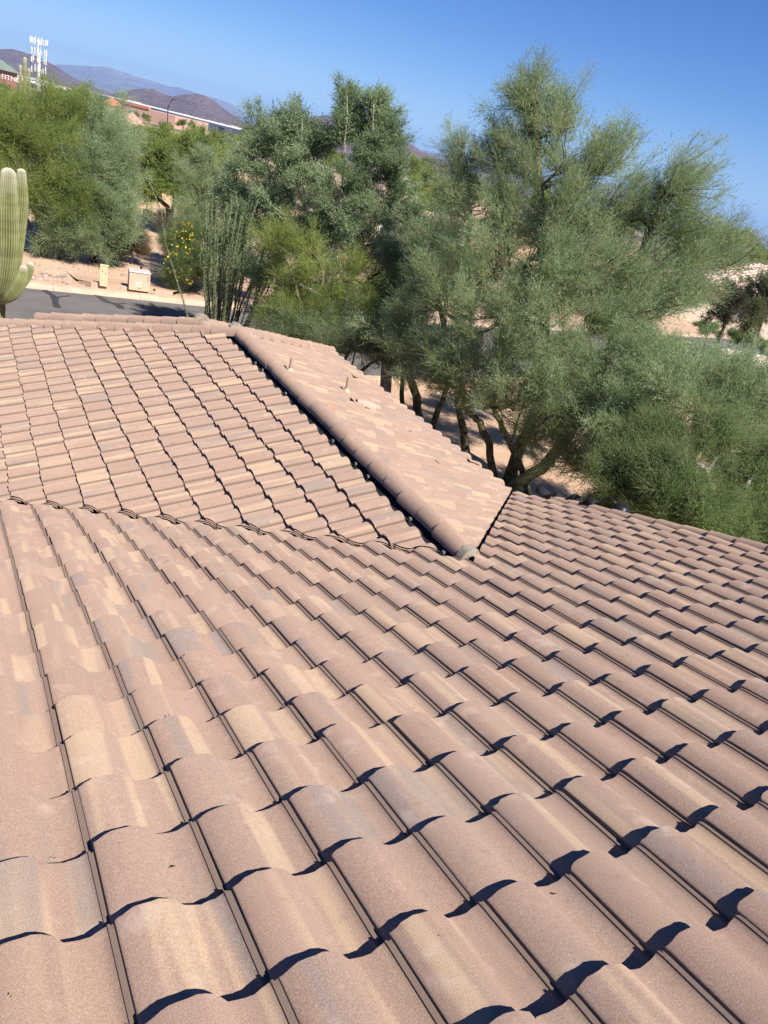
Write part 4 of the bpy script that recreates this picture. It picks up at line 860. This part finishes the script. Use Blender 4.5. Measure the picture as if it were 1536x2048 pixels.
# -- prickly pear
pp = empty('prickly_pear', base(118, 35.6), 'grey-green prickly pear clump under the palo verde behind the saguaro', 'cactus'); b = base(118, 35.6); r = np.random.default_rng(5)
for i in range(26):
    th = r.uniform(0, 6.28); c = b + np.array([r.normal(0, 0.45), r.normal(0, 0.3), r.uniform(0.12, 0.85)]); u = np.array([math.cos(th), math.sin(th), 0]); w_ = unit(np.array([r.normal(0, .3), r.normal(0, .3), 1.0])); nn = np.cross(u, w_)
    V = []; m = MB(); n = 10
    for s_ in (0.5, 1.0, 0.5):
        zz = (1 - s_) * 0.06 * (1 if len(V) < n else -1)
        for k in range(n): a = 6.283 * k / n; V.append(c + s_ * (u * 0.10 * math.cos(a) + w_ * 0.15 * math.sin(a)) + nn * zz)
    m.raw(V, [(k, (k + 1) % n, n + (k + 1) % n, n + k) for k in range(n)] + [(n + k, n + (k + 1) % n, 2 * n + (k + 1) % n, 2 * n + k) for k in range(n)] + [tuple(range(n)), tuple(range(2 * n, 3 * n))[::-1]], True)
    m.build('pad', M['pad'] if 'pad' in M else M.setdefault('pad', plain('cactus pad', (0.17, 0.20, 0.10), 0.6, 0.2)), pp)

# understorey between the roof and the street
shrub('creosote_bush', 'shadowed green bush at the foot of the leaning tree, beyond the right hip', 720, 650, 20.4, 60, 42, 'fine', M['leaf'], M['barkdk'], 81, 40, 24, 1.1, 0.4, (0.3, 0.2))
shrub('creosote_bush', 'dull green bush left of the leaning tree foot, above the far hip end', 560, 640, 22.0, 55, 40, 'fine', M['leaf'], M['barkdk'], 82, 36, 24, 1.1, 0.4, (0.4, 0.2))
shrub('creosote_bush', 'bush filling the gap behind the leaning trunks', 640, 600, 24.0, 75, 60, 'fine', M['leaf'], M['barkdk'], 83, 44, 24, 1.3, 0.4, (0.3, 0.2))
shrub('creosote_bush', 'bushy green mass behind the big palo verde on the far verge', 850, 560, 27.0, 70, 55, 'fine', M['leaf'], M['barkdk'], 84, 44, 24, 1.4, 0.4, (0.35, 0.2))
shrub('creosote_bush', 'green bush right of the bare trunks, beside the sandy ground', 1150, 800, 20.0, 70, 50, 'fine', M['pv'], M['barkdk'], 85, 40, 24, 1.2, 0.4, (0.35, 0.2))

shrub('creosote_bush', 'leafy green mass seen through the middle of the big palo verde', 1010, 610, 27.0, 90, 60, 'fine', M['leaf'], M['barkdk'], 86, 44, 24, 1.5, 0.4, (0.4, 0.2))
shrub('creosote_bush', 'green bush on the verge behind the right half of the big palo verde', 1230, 650, 29.0, 90, 50, 'fine', M['leaf'], M['barkdk'], 87, 44, 24, 1.5, 0.4, (0.4, 0.2))
shrub('creosote_bush', 'low green bush by the street bend behind the low palo verde', 1340, 730, 25.0, 70, 40, 'fine', M['pv'], M['barkdk'], 88, 40, 24, 1.4, 0.4, (0.4, 0.2))

shrub('creosote_bush', 'green bush closing the view below the big palo verde canopy', 1080, 700, 21.5, 100, 48, 'fine', M['leaf'], M['barkdk'], 89, 44, 24, 1.3, 0.4, (0.4, 0.2))

B = [blob_px(*q) for q in ((590, 670, 18.4, 46, 30), (650, 690, 18.0, 50, 28), (720, 690, 18.2, 52, 34), (780, 720, 18.4, 44, 34), (700, 650, 18.8, 40, 30), (760, 670, 18.8, 40, 30))]
make_tree('desert_tree', 'low shady green tree rising just beyond the right hip and eave', 'tree', base(690, 18.3), [tp(18.3, 0.06, (690, 760), (690, 720), (700, 690)), tp(18.3, 0.05, (700, 760), (740, 725), (765, 710))], B, 'fine', M['leaf'], M['barkdk'], 90, 22, 22, 1.1, 0.5, (0.35, 0.2), plume=0.5)

B = [blob_px(*q) for q in ((540, 400, 30, 50, 44), (620, 400, 30, 55, 46), (700, 420, 29.5, 55, 46), (770, 440, 29, 50, 44), (580, 470, 29, 55, 40), (670, 480, 28.5, 55, 44), (750, 510, 28.5, 55, 42), (820, 520, 28, 45, 40), (640, 540, 28, 50, 36), (800, 590, 26, 45, 40))]
make_tree('desert_tree', 'darker green tree standing behind the pale leaning trunks across the street', 'tree', base(670, 29.5), [tp(29.4, 0.14, (670, 590), (668, 540), (665, 470)), tp(29.2, 0.10, (680, 590), (720, 540), (760, 480))], B, 'fine', M['leaf'], M['barkdk'], 91, 15, 18, 1.5, 0.5, (0.45, 0.2), plume=0.8)
# ------------------------------------------------------------------ across the street and beyond
def onz(px, py, z):
    r = ray(px, py); p = r * ((EYE - z) / -r[2]); return np.array([p[0], p[1], z])
M['cab'] = plain('beige painted steel', (0.52, 0.37, 0.26), 0.55, 0.05, 3)
M['cabtop'] = plain('dusty steel lid', (0.50, 0.43, 0.40), 0.5, 0.08, 6)
M['cream'] = plain('cream painted post', (0.62, 0.48, 0.29), 0.6, 0.05)
M['white'] = plain('white paint', (0.60, 0.60, 0.585), 0.6, 0.04)
M['ink'] = plain('black print', (0.02, 0.02, 0.02), 0.7, 0.0)
M['teal'] = plain('teal panel', (0.06, 0.25, 0.24), 0.5)
M['glass'] = plain('dark window glass', (0.03, 0.035, 0.04), 0.12, 0.2)
M['rust'] = plain('terracotta paint', (0.50, 0.20, 0.11), 0.85, 0.08)
M['pink'] = plain('pinkish stucco', (0.48, 0.30, 0.23), 0.9, 0.08)
M['grey'] = plain('pale grey panel', (0.52, 0.53, 0.53), 0.8, 0.04, 0.4)
M['greenroof'] = plain('green metal roof', (0.16, 0.215, 0.18), 0.5)
M['maroon'] = plain('maroon stucco', (0.24, 0.115, 0.095), 0.9)
M['steel'] = plain('galvanised steel', (0.55, 0.55, 0.55), 0.5, 0.1, 2)
M['rock'] = plain('river rock', (0.33, 0.26, 0.21), 0.9, 0.5, 1.3, 0.5, 20)

def tile_roof_far():
    t = NT('far pink tile'); o = t.obj(); br = t.n('TexBrick'); t.l(o, br.inputs[0]); br.inputs['Color1'].default_value = (0.62, 0.36, 0.27, 1); br.inputs['Color2'].default_value = (0.52, 0.27, 0.20, 1); br.inputs['Mortar'].default_value = (0.72, 0.60, 0.52, 1)
    br.inputs['Scale'].default_value = 1.0; br.inputs['Brick Width'].default_value = 0.4; br.inputs['Row Height'].default_value = 0.42; br.inputs['Mortar Size'].default_value = 0.07; t.color(br.outputs[0]); t.b.inputs['Roughness'].default_value = 0.9; return t.m
M['fartile'] = tile_roof_far()

# low planter wall with its raised gravel bed, cabinet, address post and path light
ZB = 0.24
pw = empty('planter_wall', gnd(240, 585), 'low tan concrete planter wall along the far kerb', 'wall')
line = [gnd(155, 566), gnd(182, 577), gnd(240, 585), gnd(300, 592.5), gnd(345, 598)]
for i in range(4):
    a, b = line[i], line[i + 1]; d = unit(b - a); nrm = np.array([-d[1], d[0], 0]) * 0.16; a2 = a + d * 0.006; m = MB(); z0 = ZB * (0.35 if i == 0 else 1); z1_ = ZB
    V = [a2, b, b + nrm, a2 + nrm]; V = [v - [0, 0, .1] for v in V] + [V[0] + [0, 0, z0], V[1] + [0, 0, z1_], V[2] + [0, 0, z1_], V[3] + [0, 0, z0]]
    m.raw(V, [(0, 3, 2, 1), (4, 5, 6, 7), (0, 1, 5, 4), (1, 2, 6, 5), (2, 3, 7, 6), (3, 0, 4, 7)]); m.build('wall_section', M['conc'], pw)
m = MB(); bed = [line[1] + [0, .17, ZB - .03], line[4] + [0, .17, ZB - .03], line[4] + [1.5, 2.6, 0.02], line[4] + [-1.5, 3.2, 0.0], line[1] + [-.6, 2.6, 0.0]]; m.face(bed); m.face([line[0] + [0, .17, .1], line[1] + [0, .17, ZB - .03], line[1] + [-.6, 2.6, 0]])
bd = m.build('gravel_bed', bpy.data.materials['desert gravel'], pw)
def cabinet():
    p0, p1 = onz(257.5, 576.5, ZB), onz(299, 582, ZB); d = unit(p1 - p0); nb = np.array([-d[1], d[0], 0]); w = np.linalg.norm(p1 - p0); H = 0.60; D = 0.62
    root = empty('utility_cabinet', p0 + d * w / 2 + nb * D / 2 - [0, 0, ZB], 'beige steel utility cabinet with white sticker behind the planter wall', 'cabinet')
    def bx(name, u0, u1, v0, v1, z0, z1_, mat, par=root, bev=0.0):
        V = [p0 + d * u + nb * v + [0, 0, z] for z in (z0, z1_) for u, v in ((u0, v0), (u1, v0), (u1, v1), (u0, v1))]; m = MB(); m.raw(V, [(0, 3, 2, 1), (4, 5, 6, 7), (0, 1, 5, 4), (1, 2, 6, 5), (2, 3, 7, 6), (3, 0, 4, 7)]); o = m.build(name, mat, par)
        if bev: b_ = o.modifiers.new('bevel', 'BEVEL'); b_.width = bev; b_.segments = 2
        return o
    body = bx('body', 0, w, 0, D, -0.05, H, M['cab'], bev=0.012); bx('lid', -0.02, w + .02, -0.025, D + .02, H + .002, H + .06, M['cabtop'], bev=0.02)
    st = bx('sticker', 0.33 * w, 0.60 * w, -0.004, 0.002, 0.13, 0.27, M['white']); [bx('print_line', 0.35 * w + k % 2 * 0.12 * w, 0.45 * w + k % 2 * 0.12 * w, -0.007, -0.004, 0.16 + 0.035 * (k // 2), 0.172 + 0.035 * (k // 2), M['ink'], st) for k in range(4)]
    bx('badge', 0.02 * w, 0.09 * w, -0.004, 0.002, H - .10, H - .03, M['steel']); bx('name_plate', 0.43 * w, 0.58 * w, -0.004, 0.002, 0.015, 0.055, M['wood'])
    for k in range(2): bx('vent_slot', (0.88 + .05 * k) * w, (0.895 + .05 * k) * w, -0.003, 0.003, 0.28 + .1 * k, H - .06, M['ink'])
    bx('lifting_lug', 0.55 * w, 0.67 * w, D - .05, D + .03, H + .06, H + .15, M['ink'])
cabinet()
def post():
    p0, p1 = onz(199.5, 568.5, ZB), onz(214.3, 571, ZB); d = unit(p1 - p0); nb = np.array([-d[1], d[0], 0]); w = np.linalg.norm(p1 - p0); H = 0.68
    root = empty('address_post', p0 + d * w / 2 - [0, 0, ZB], 'cream address marker post with black characters beside the utility cabinet', 'marker post')
    def bx(name, u0, u1, v0, v1, z0, z1_, mat, par=root):
        V = [p0 + d * u + nb * v + [0, 0, z] for z in (z0, z1_) for u, v in ((u0, v0), (u1, v0), (u1, v1), (u0, v1))]; m = MB(); m.raw(V, [(0, 3, 2, 1), (4, 5, 6, 7), (0, 1, 5, 4), (1, 2, 6, 5), (2, 3, 7, 6), (3, 0, 4, 7)]); return m.build(name, mat, par)
    bx('post', 0, w, 0, 0.12, -.05, H, M['cream']); bx('cap', -0.015, w + .015, -.015, .135, H + .002, H + .04, M['cream'])
    for k in range(8): bx('notch_block', -0.022, -0.001, 0.02, 0.10, 0.05 + .078 * k, 0.09 + .078 * k, M['cream'])
    rr = random.Random(4)
    for c in range(2):
        for k in range(7):
            u = w * (0.30 + .42 * c); z = 0.07 + .08 * k; ch = bx('character', u - .022, u + .022, -.004, .001, z, z + .011, M['ink'])
            if rr.random() < 0.6: bx('stroke', u - .022 if rr.random() < .5 else u + .012, (u - .012) if rr.random() < .5 else u + .022, -.0045, .001, z + .0112, z + .034, M['ink'], ch)
post()
p = onz(307.5, 596, 0.0); pl = empty('path_light', p, 'little black path light on a thin stem at the planter end', 'lamp')
m = MB(); m.tube([p - [0, 0, .05], p + [0, 0, .30]], [.008, .008], 6); m.build('stem', M['ink'], pl); m = MB(); m.tube([p + [0, 0, .29], p + [0, 0, .31], p + [0, 0, .36]], [.06, .055, .008], 10); m.build('shade', M['ink'], pl)
# rocks along the kerb
V0 = []; F0 = []; r = np.random.default_rng(9); off = 0
bm = bmesh.new(); bmesh.ops.create_icosphere(bm, subdivisions=1, radius=1); iv = np.array([v.co[:] for v in bm.verts]); itf = np.array([[v.index for v in f.verts] for f in bm.faces]); bm.free()
def rockpile(n, cpx, cpy, sx_, sy_, s0, s1):
    global off
    c = gnd(cpx, cpy)
    for _ in range(n):
        q = c + [r.normal(0, sx_), r.normal(0, sy_), 0]
        if q[1] < street_mid(q[0]) + HWID + 0.85: continue
        s = r.uniform(s0, s1) * np.array([1, r.uniform(.6, 1), r.uniform(.4, .7)]); q[2] = s[2] * 0.3
        V0.append(iv * (1 + r.normal(0, .09, (len(iv), 1))) * s + q); F0.append(itf + off); off += len(iv)
rockpile(60, 65, 556, 0.9, 0.25, .04, .13); rockpile(40, 150, 556, 1.0, 0.3, .03, .09); rockpile(240, 230, 553, 2.2, 0.6, .02, .06); rockpile(500, 250, 520, 5, 2.2, .015, .045); rockpile(160, 340, 575, 1.2, .6, .02, .07); rockpile(200, 90, 535, 2.5, 1.2, .02, .07)
o = link('rocks', npmesh('rocks', np.concatenate(V0), np.concatenate(F0)), M['rock']); tag(o, 'loose river rocks strewn over the gravel across the street', 'rocks', kind='stuff')

# tan stucco garden wall across the street
def wallrun(name, label, pts, h, th, mat, hs=None):
    root = empty(name, np.array(pts[0]) * [1, 1, 0], label, 'wall')
    for i in range(len(pts) - 1):
        a, b = np.array(pts[i], float), np.array(pts[i + 1], float); d = unit((b - a) * [1, 1, 0]); nrm = np.array([-d[1], d[0], 0]) * th; hh = h if hs is None else hs[i]
        z0 = min(float(ground_z(a[0], a[1])), float(ground_z(b[0], b[1]))) - .2; z1_ = max(a[2], 0) + hh + z0 + .2
        if i: a = a + d * (th * 0.5)
        V = [np.array([*v[:2], z]) for z in (z0, z1_) for v in (a, b, b + nrm, a + nrm)]; m = MB(); m.raw(V, [(0, 3, 2, 1), (4, 5, 6, 7), (0, 1, 5, 4), (1, 2, 6, 5), (2, 3, 7, 6), (3, 0, 4, 7)]); o = m.build('wall_panel', mat, root); bv = o.modifiers.new('bevel', 'BEVEL'); bv.width = .03; bv.segments = 2
    return root
wallrun('garden_wall', 'low tan stucco wall turning a corner in front of the mesquite', [gnd(284, 446), gnd(305, 457), gnd(333, 462)], 0.85, 0.25, M['stucco'])
wallrun('garden_wall', 'taller tan stucco wall behind the low stucco wall', [gnd(235, 412), gnd(290, 424), gnd(350, 434)], 1.5, 0.25, M['stucco'])
def pts_d(*q): return [base(px, d) for px, d in q]
wallrun('garden_wall', 'cream block wall stepping down, right of the leaning tree', pts_d((770, 78), (838, 76)), 2.9, 0.25, M['stucco2'])
wallrun('garden_wall', 'long cream garden wall, right of the stepped block wall', pts_d((838, 75), (915, 66), (1010, 60)), 2.0, 0.25, M['stucco2'])
wallrun('garden_wall', 'bright cream wall along the street bend at the right', [onz(1285, 700, 0), onz(1400, 722, 0), onz(1560, 752, 0)], 0.95, 0.22, M['stucco2'])

# houses
def block(name, lo, hi, mat, root, rz=0, c=None): m = MB(); m.box(lo, hi, rz, c); return m.build(name, mat, root)
def stucco_house(label, c, w, d, h, rz, mat, roofm, gable=True, group=None, nm='stucco_house'):
    z0 = float(ground_z(c[0], c[1])); root = empty(nm, (c[0], c[1], z0), label, 'house', group); ca, sa = math.cos(rz), math.sin(rz)
    def tr(x, y, z): return (c[0] + x * ca - y * sa, c[1] + x * sa + y * ca, z0 + z)
    def bx(name, x0, x1, y0, y1, za, zb, mt, par=root):
        m = MB(); m.raw([tr(x, y, z) for z in (za, zb) for x, y in ((x0, y0), (x1, y0), (x1, y1), (x0, y1))], [(0, 3, 2, 1), (4, 5, 6, 7), (0, 1, 5, 4), (1, 2, 6, 5), (2, 3, 7, 6), (3, 0, 4, 7)]); return m.build(name, mt, par)
    bx('wall', -w / 2, w / 2, -d / 2, d / 2, -.3, h, mat)
    for k in np.linspace(-w / 2 + 1.6, w / 2 - 1.6, max(2, int(w / 4))):
        f = bx('window', k - .65, k + .65, -d / 2 - .05, -d / 2 - .002, h * .38, h * .80, M['white']); bx('pane', k - .55, k + .55, -d / 2 - .07, -d / 2 - .052, h * .41, h * .77, M['glass'], f)
    e = .6; rh = min(w, d) / 2 / 3 + .2
    if gable:
        W2, D2_ = w / 2 + e, d / 2 + e; L = max(0.1, W2 - D2_); m = MB(); zz = h + .002
        V = [tr(-W2, -D2_, zz), tr(W2, -D2_, zz), tr(W2, D2_, zz), tr(-W2, D2_, zz), tr(-L, 0, zz + rh), tr(L, 0, zz + rh)]
        V += [(v[0], v[1], v[2] - .18) for v in V[:4]]
        m.raw(V, [(0, 1, 5, 4), (1, 2, 5), (2, 3, 4, 5), (3, 0, 4), (0, 6, 7, 1), (1, 7, 8, 2), (2, 8, 9, 3), (3, 9, 6, 0), (6, 9, 8, 7)]); m.build('roof', roofm, root)
    else: bx('parapet', -w / 2 - .12, w / 2 + .12, -d / 2 - .12, d / 2 + .12, h + .002, h + .4, roofm)
    return root
q = base(690, 50); stucco_house('flat-roofed tan stucco house glimpsed through the leaning tree', q + [2, 4, 0], 17, 9, 3.4, -0.45, M['stucco'], M['stucco'], False)
q = at(1520, 560, 70); hs_ = stucco_house('house with a pink tiled hip roof at the right edge', (q[0] + 3.5, q[1] + 1.5), 16, 13, 2.9, -0.75, M['stucco2'], M['fartile'])
q = base(955, 95); stucco_house('house with a brown hip roof far behind the cream garden wall', q, 16, 11, 3, -.5, M['stucco'], M['pink'])
# facade boxes on the flat land
def facade(name, label, pa, pb, ztop, depth, mat, cat='building', par=2.0, cap=None):
    a, b = np.array(pa, float), np.array(pb, float); d = unit((b - a) * [1, 1, 0]); nb = np.array([-d[1], d[0], 0]); L = np.linalg.norm((b - a)[:2]); z0 = float(ground_z(a[0], a[1])) - 2
    root = empty(name, np.array([*(a[:2]), z0 + 2]), label, cat)
    def P(u, v, z): return np.array([a[0], a[1], 0]) + d * u + nb * v + np.array([0, 0, z])
    def bx(nm, u0, u1, v0, v1, za, zb, mt, par_=root):
        m = MB(); m.raw([P(u, v, z) for z in (za, zb) for u, v in ((u0, v0), (u1, v0), (u1, v1), (u0, v1))], [(0, 3, 2, 1), (4, 5, 6, 7), (0, 1, 5, 4), (1, 2, 6, 5), (2, 3, 7, 6), (3, 0, 4, 7)]); return m.build(nm, mt, par_)
    w_ = bx('wall', 0, L, 0, depth, z0, ztop, mat); return root, bx, P, L, w_
zt = 6.7 - 4.7
root, bx, P, L, w_ = facade('warehouse', 'very long pale grey warehouse stretching below the hills', (0.1215 * 900, 893, 0), (0.330 * 565, 562, 0), zt - 1.6, 60, M['grey'])
for k in range(24): bx('wall_panel', L * k / 24 + .4, L * (k + 1) / 24 - .4, -.35, -.01, zt - 20, zt - 2.2, M['white'] if k % 5 else M['grey'])
bx('parapet', -.5, L + .5, -.6, 60.5, zt - 1.59, zt - 1.0, M['white'])
for fr in (0.42, 0.60, 0.765, 0.87, 0.955):
    for k in range(4): bx('louver', L * fr - 4.5, L * fr + 4.5, -.9, -.4, zt - 7.2 + 1.25 * k, zt - 6.6 + 1.25 * k, M['ink'])
root, bx, P, L, w_ = facade('shop_building', 'long terracotta and pink commercial building in front of the warehouse', at(248, 214, 420), at(350, 240, 400), EYE + ray(248, 207)[2] * 420, 25, M['pink'])
for k in range(12): f = bx('window', L * (k + .2) / 12, L * (k + .8) / 12, -.3, -.01, EYE - 14.0, EYE - 11.0, M['glass']); bx('lintel', L * (k + .15) / 12, L * (k + .85) / 12, -.5, -.31, EYE - 11.0, EYE - 10.2, M['white'], f)
bx('sign_panel', L * .12, L * .2, -.6, -.31, EYE - 8.6, EYE - 6.6, M['teal']); bx('parapet', -.4, L * .5, -.4, 1, EYE + ray(248, 207)[2] * 420 + .01, EYE + ray(248, 207)[2] * 420 + 1.2, M['rust'])
root, bx, P, L, w_ = facade('shop_building', 'tan building with an orange gable left of the long commercial building', at(203, 216, 230), at(247, 226, 230), EYE + ray(225, 211)[2] * 230, 14, M['stucco'])
zt2 = EYE + ray(225, 211)[2] * 230; m = MB(); m.raw([P(-.4, -.4, zt2), P(L + .4, -.4, zt2), P(L * .45, -.4, zt2 + 1.9), P(-.4, 14, zt2), P(L + .4, 14, zt2), P(L * .45, 14, zt2 + 1.9)], [(0, 1, 2), (3, 5, 4), (0, 2, 5, 3), (1, 4, 5, 2), (0, 3, 4, 1)]); m.build('gable_roof', M['rust'], root); bx('window', L * .7, L * .85, -.2, -.01, zt2 - 2.6, zt2 - .8, M['glass'])
root, bx, P, L, w_ = facade('small_house', 'low house with a tan gable end and pinkish roof below the commercial buildings', at(252, 240, 150), at(283, 247, 150), EYE + ray(268, 243)[2] * 150, 9, M['stucco2'], 'house')
zt3 = EYE + ray(268, 243)[2] * 150; m = MB(); m.raw([P(-2.2, -.5, zt3 - .4), P(L + .7, -.5, zt3 - .4), P(L * .38, -.5, zt3 + 1.25), P(-2.2, 10, zt3 - .4), P(L + .7, 10, zt3 - .4), P(L * .38, 10, zt3 + 1.25)], [(0, 1, 2), (3, 5, 4), (0, 2, 5, 3), (1, 4, 5, 2), (0, 3, 4, 1)]); m.build('roof', M['pink'], root)
bx('fascia', -2.2, L + .7, -.56, -.51, zt3 - .62, zt3 - .42, M['wood'])
# fitness building with its lettering
za = EYE + ray(12, 138)[2] * 170
root, bx, P, L, w_ = facade('fitness_building', 'maroon building with a green gable roof and white FITNESS lettering', at(-30, 150, 172), at(34, 158, 172.4), za - .3, 9, M['maroon'])
m = MB(); m.raw([P(-.5, -.7, za - .3), P(L + .6, -.7, za - .3), P(L * .5, -.7, za + 1.3), P(-.5, 9, za - .3), P(L + .6, 9, za - .3), P(L * .5, 9, za + 1.3)], [(0, 1, 2), (3, 5, 4), (0, 2, 5, 3), (1, 4, 5, 2), (0, 3, 4, 1)]); m.build('gable_roof', M['greenroof'], root)
bx('entrance', L * .35, L * .8, -.3, -.01, za - 5.5, za - 2.6, M['glass'])
cu = bpy.data.curves.new('lettering', 'FONT'); cu.body = 'FITNESS'; cu.size = 1.15; cu.extrude = .06; tmp = bpy.data.objects.new('tmp', cu); COL.objects.link(tmp)
dg = bpy.context.evaluated_depsgraph_get(); lm = bpy.data.meshes.new_from_object(tmp.evaluated_get(dg)); bpy.data.objects.remove(tmp)
q0, q1_ = P(L * .50, -.12, za - 1.75), P(L * .98, -.12, za - 1.75); d = unit(q1_ - q0); bk = np.array([-d[1], d[0], 0])
lm.transform(Matrix(np.column_stack([d, [0, 0, 1], -bk, q0]).tolist() + [[0, 0, 0, 1]])); lm.materials.clear(); link('lettering', lm, M['white'], root)
# cell mast
md = 250.0; mb_ = base(77, md); mb_[2] = float(ground_z(*mb_[:2])); mast = empty('cell_mast', mb_, 'tall white cell mast with four tiers of antenna panels', 'mast')
def mz(py): return EYE + ray(78, py)[2] * md
topz = mz(72); m = MB(); m.tube([mb_ - [0, 0, .5], mb_ + [0, 0, topz - mb_[2] - .8]], [.62, .36], 12); m.build('pole', M['white'], mast)
rr = random.Random(8)
for ti, (py, n, R_, hgt) in enumerate(((83, 15, 2.1, 1.9), (104, 9, 1.9, 2.3), (120, 8, 1.8, 1.9), (139, 6, 1.7, 1.9))):
    z = mz(py); ring = MB(); N = 18
    for k in range(3):
        a0, a1 = 2.094 * k + .3, 2.094 * (k + 1) + .3; A_ = mb_ + [R_ * math.cos(a0), R_ * math.sin(a0), z - mb_[2]]; B_ = mb_ + [R_ * math.cos(a1), R_ * math.sin(a1), z - mb_[2]]; ring.tube([A_, B_], [.07, .07], 6); ring.tube([mb_ + [0, 0, z - mb_[2]], A_], [.06, .06], 6)
    tr_ = ring.build('antenna_frame', M['steel'], mast)
    for k in range(n):
        a = 6.283 * k / n + rr.uniform(-.12, .12); q = mb_ + [R_ * 1.0 * math.cos(a), R_ * 1.0 * math.sin(a), z - mb_[2] + rr.uniform(-.25, .25)]; hh = hgt * rr.uniform(.6, 1.0) / 2; w2 = rr.uniform(.06, .12)
        m = MB(); m.box((q[0] - w2, q[1] - .1, q[2] - hh), (q[0] + w2, q[1] + .1, q[2] + hh), a + 1.57); m.build('antenna_panel', M['white'], tr_)
# street light
ld_ = 120.0; lb = base(333, ld_); lb[2] = float(ground_z(*lb[:2])); lt = empty('street_light', lb, 'thin dark street light with a slanting arm before the hill', 'street light')
A_ = at(336, 214, ld_); B_ = at(346, 198, ld_); m = MB(); m.tube([lb - [0, 0, .3], np.array([A_[0], A_[1], A_[2]])], [.09, .07], 8); m.build('pole', M['ink'], lt); m = MB(); m.tube([A_, (A_ + B_) / 2 + [0, 0, .1], B_], [.06, .05, .05], 8); m.build('arm', M['ink'], lt)
m = MB(); m.box(B_ - [.15, .1, .08], B_ + [.35, .1, .03]); m.build('lamp_head', M['ink'], lt)
# far scrub and small houses on the plain below the hills
r = np.random.default_rng(17); V0 = []; F0 = []; K0 = []; off = 0
for _ in range(5200):
    d = 800 * (3.6 ** r.random()); az = math.radians(r.uniform(-2, 72)); x, y = d * math.sin(az), d * math.cos(az); s = r.uniform(1.2, 2.6) * (1 + d / 4000); z = float(ground_z(x, y))
    V0.append(iv * (1 + r.normal(0, .18, (len(iv), 1))) * [s * 1.3, s * 1.3, s] + [x, y, z + s * .5]); F0.append(itf + off); off += len(iv); K0.append(np.full(len(iv), r.random()))
o = link('desert_scrub', npmesh('desert_scrub', np.concatenate(V0), np.concatenate(F0), np.concatenate(K0)), M['mesq']); tag(o, 'dark green scrub covering the plain below the hills', 'scrub', kind='stuff')
for k in range(46):
    d = r.uniform(1100, 2500); px = r.choice([r.uniform(0, 480), r.uniform(790, 900), r.uniform(1440, 1536)], p=[.8, .1, .1]); b = base(px, d); z = float(ground_z(b[0], b[1])); w2, d2, h2 = r.uniform(9, 22), r.uniform(7, 12), r.uniform(4, 7)
    dh = empty('distant_house', (b[0], b[1], z), 'tiny pale house among many on the plain below the hills', 'house', 'houses on the far plain')
    block('wall', (b[0] - w2, b[1] - d2, z - 2), (b[0] + w2, b[1] + d2, z + h2), M['white'] if k % 3 else M['stucco2'], dh)
    m = MB(); zz = z + h2 + .01; m.raw([(b[0] - w2 - 1, b[1] - d2 - 1, zz), (b[0] + w2 + 1, b[1] - d2 - 1, zz), (b[0] + w2 + 1, b[1] + d2 + 1, zz), (b[0] - w2 - 1, b[1] + d2 + 1, zz), (b[0] - w2 * .5, b[1], zz + 2.4), (b[0] + w2 * .5, b[1], zz + 2.4)], [(0, 1, 5, 4), (1, 2, 5), (2, 3, 4, 5), (3, 0, 4), (0, 3, 2, 1)]); m.build('roof', M['pink'] if k % 2 else M['grey'], dh)
# ------------------------------------------------------------------ haze
hm = bpy.data.materials.new('haze air'); hm.use_nodes = True; ht = hm.node_tree; ht.nodes.clear(); ho = ht.nodes.new('ShaderNodeOutputMaterial'); pv = ht.nodes.new('ShaderNodeVolumePrincipled')
pv.inputs['Color'].default_value = (0.30, 0.54, 1.0, 1); pv.inputs['Density'].default_value = 1.1e-4; ht.links.new(pv.outputs[0], ho.inputs['Volume'])
m = MB(); m.box((-14500, -14500, -46), (14500, 14500, 440)); hz = m.build('haze', hm); tag(hz, kind='stuff')
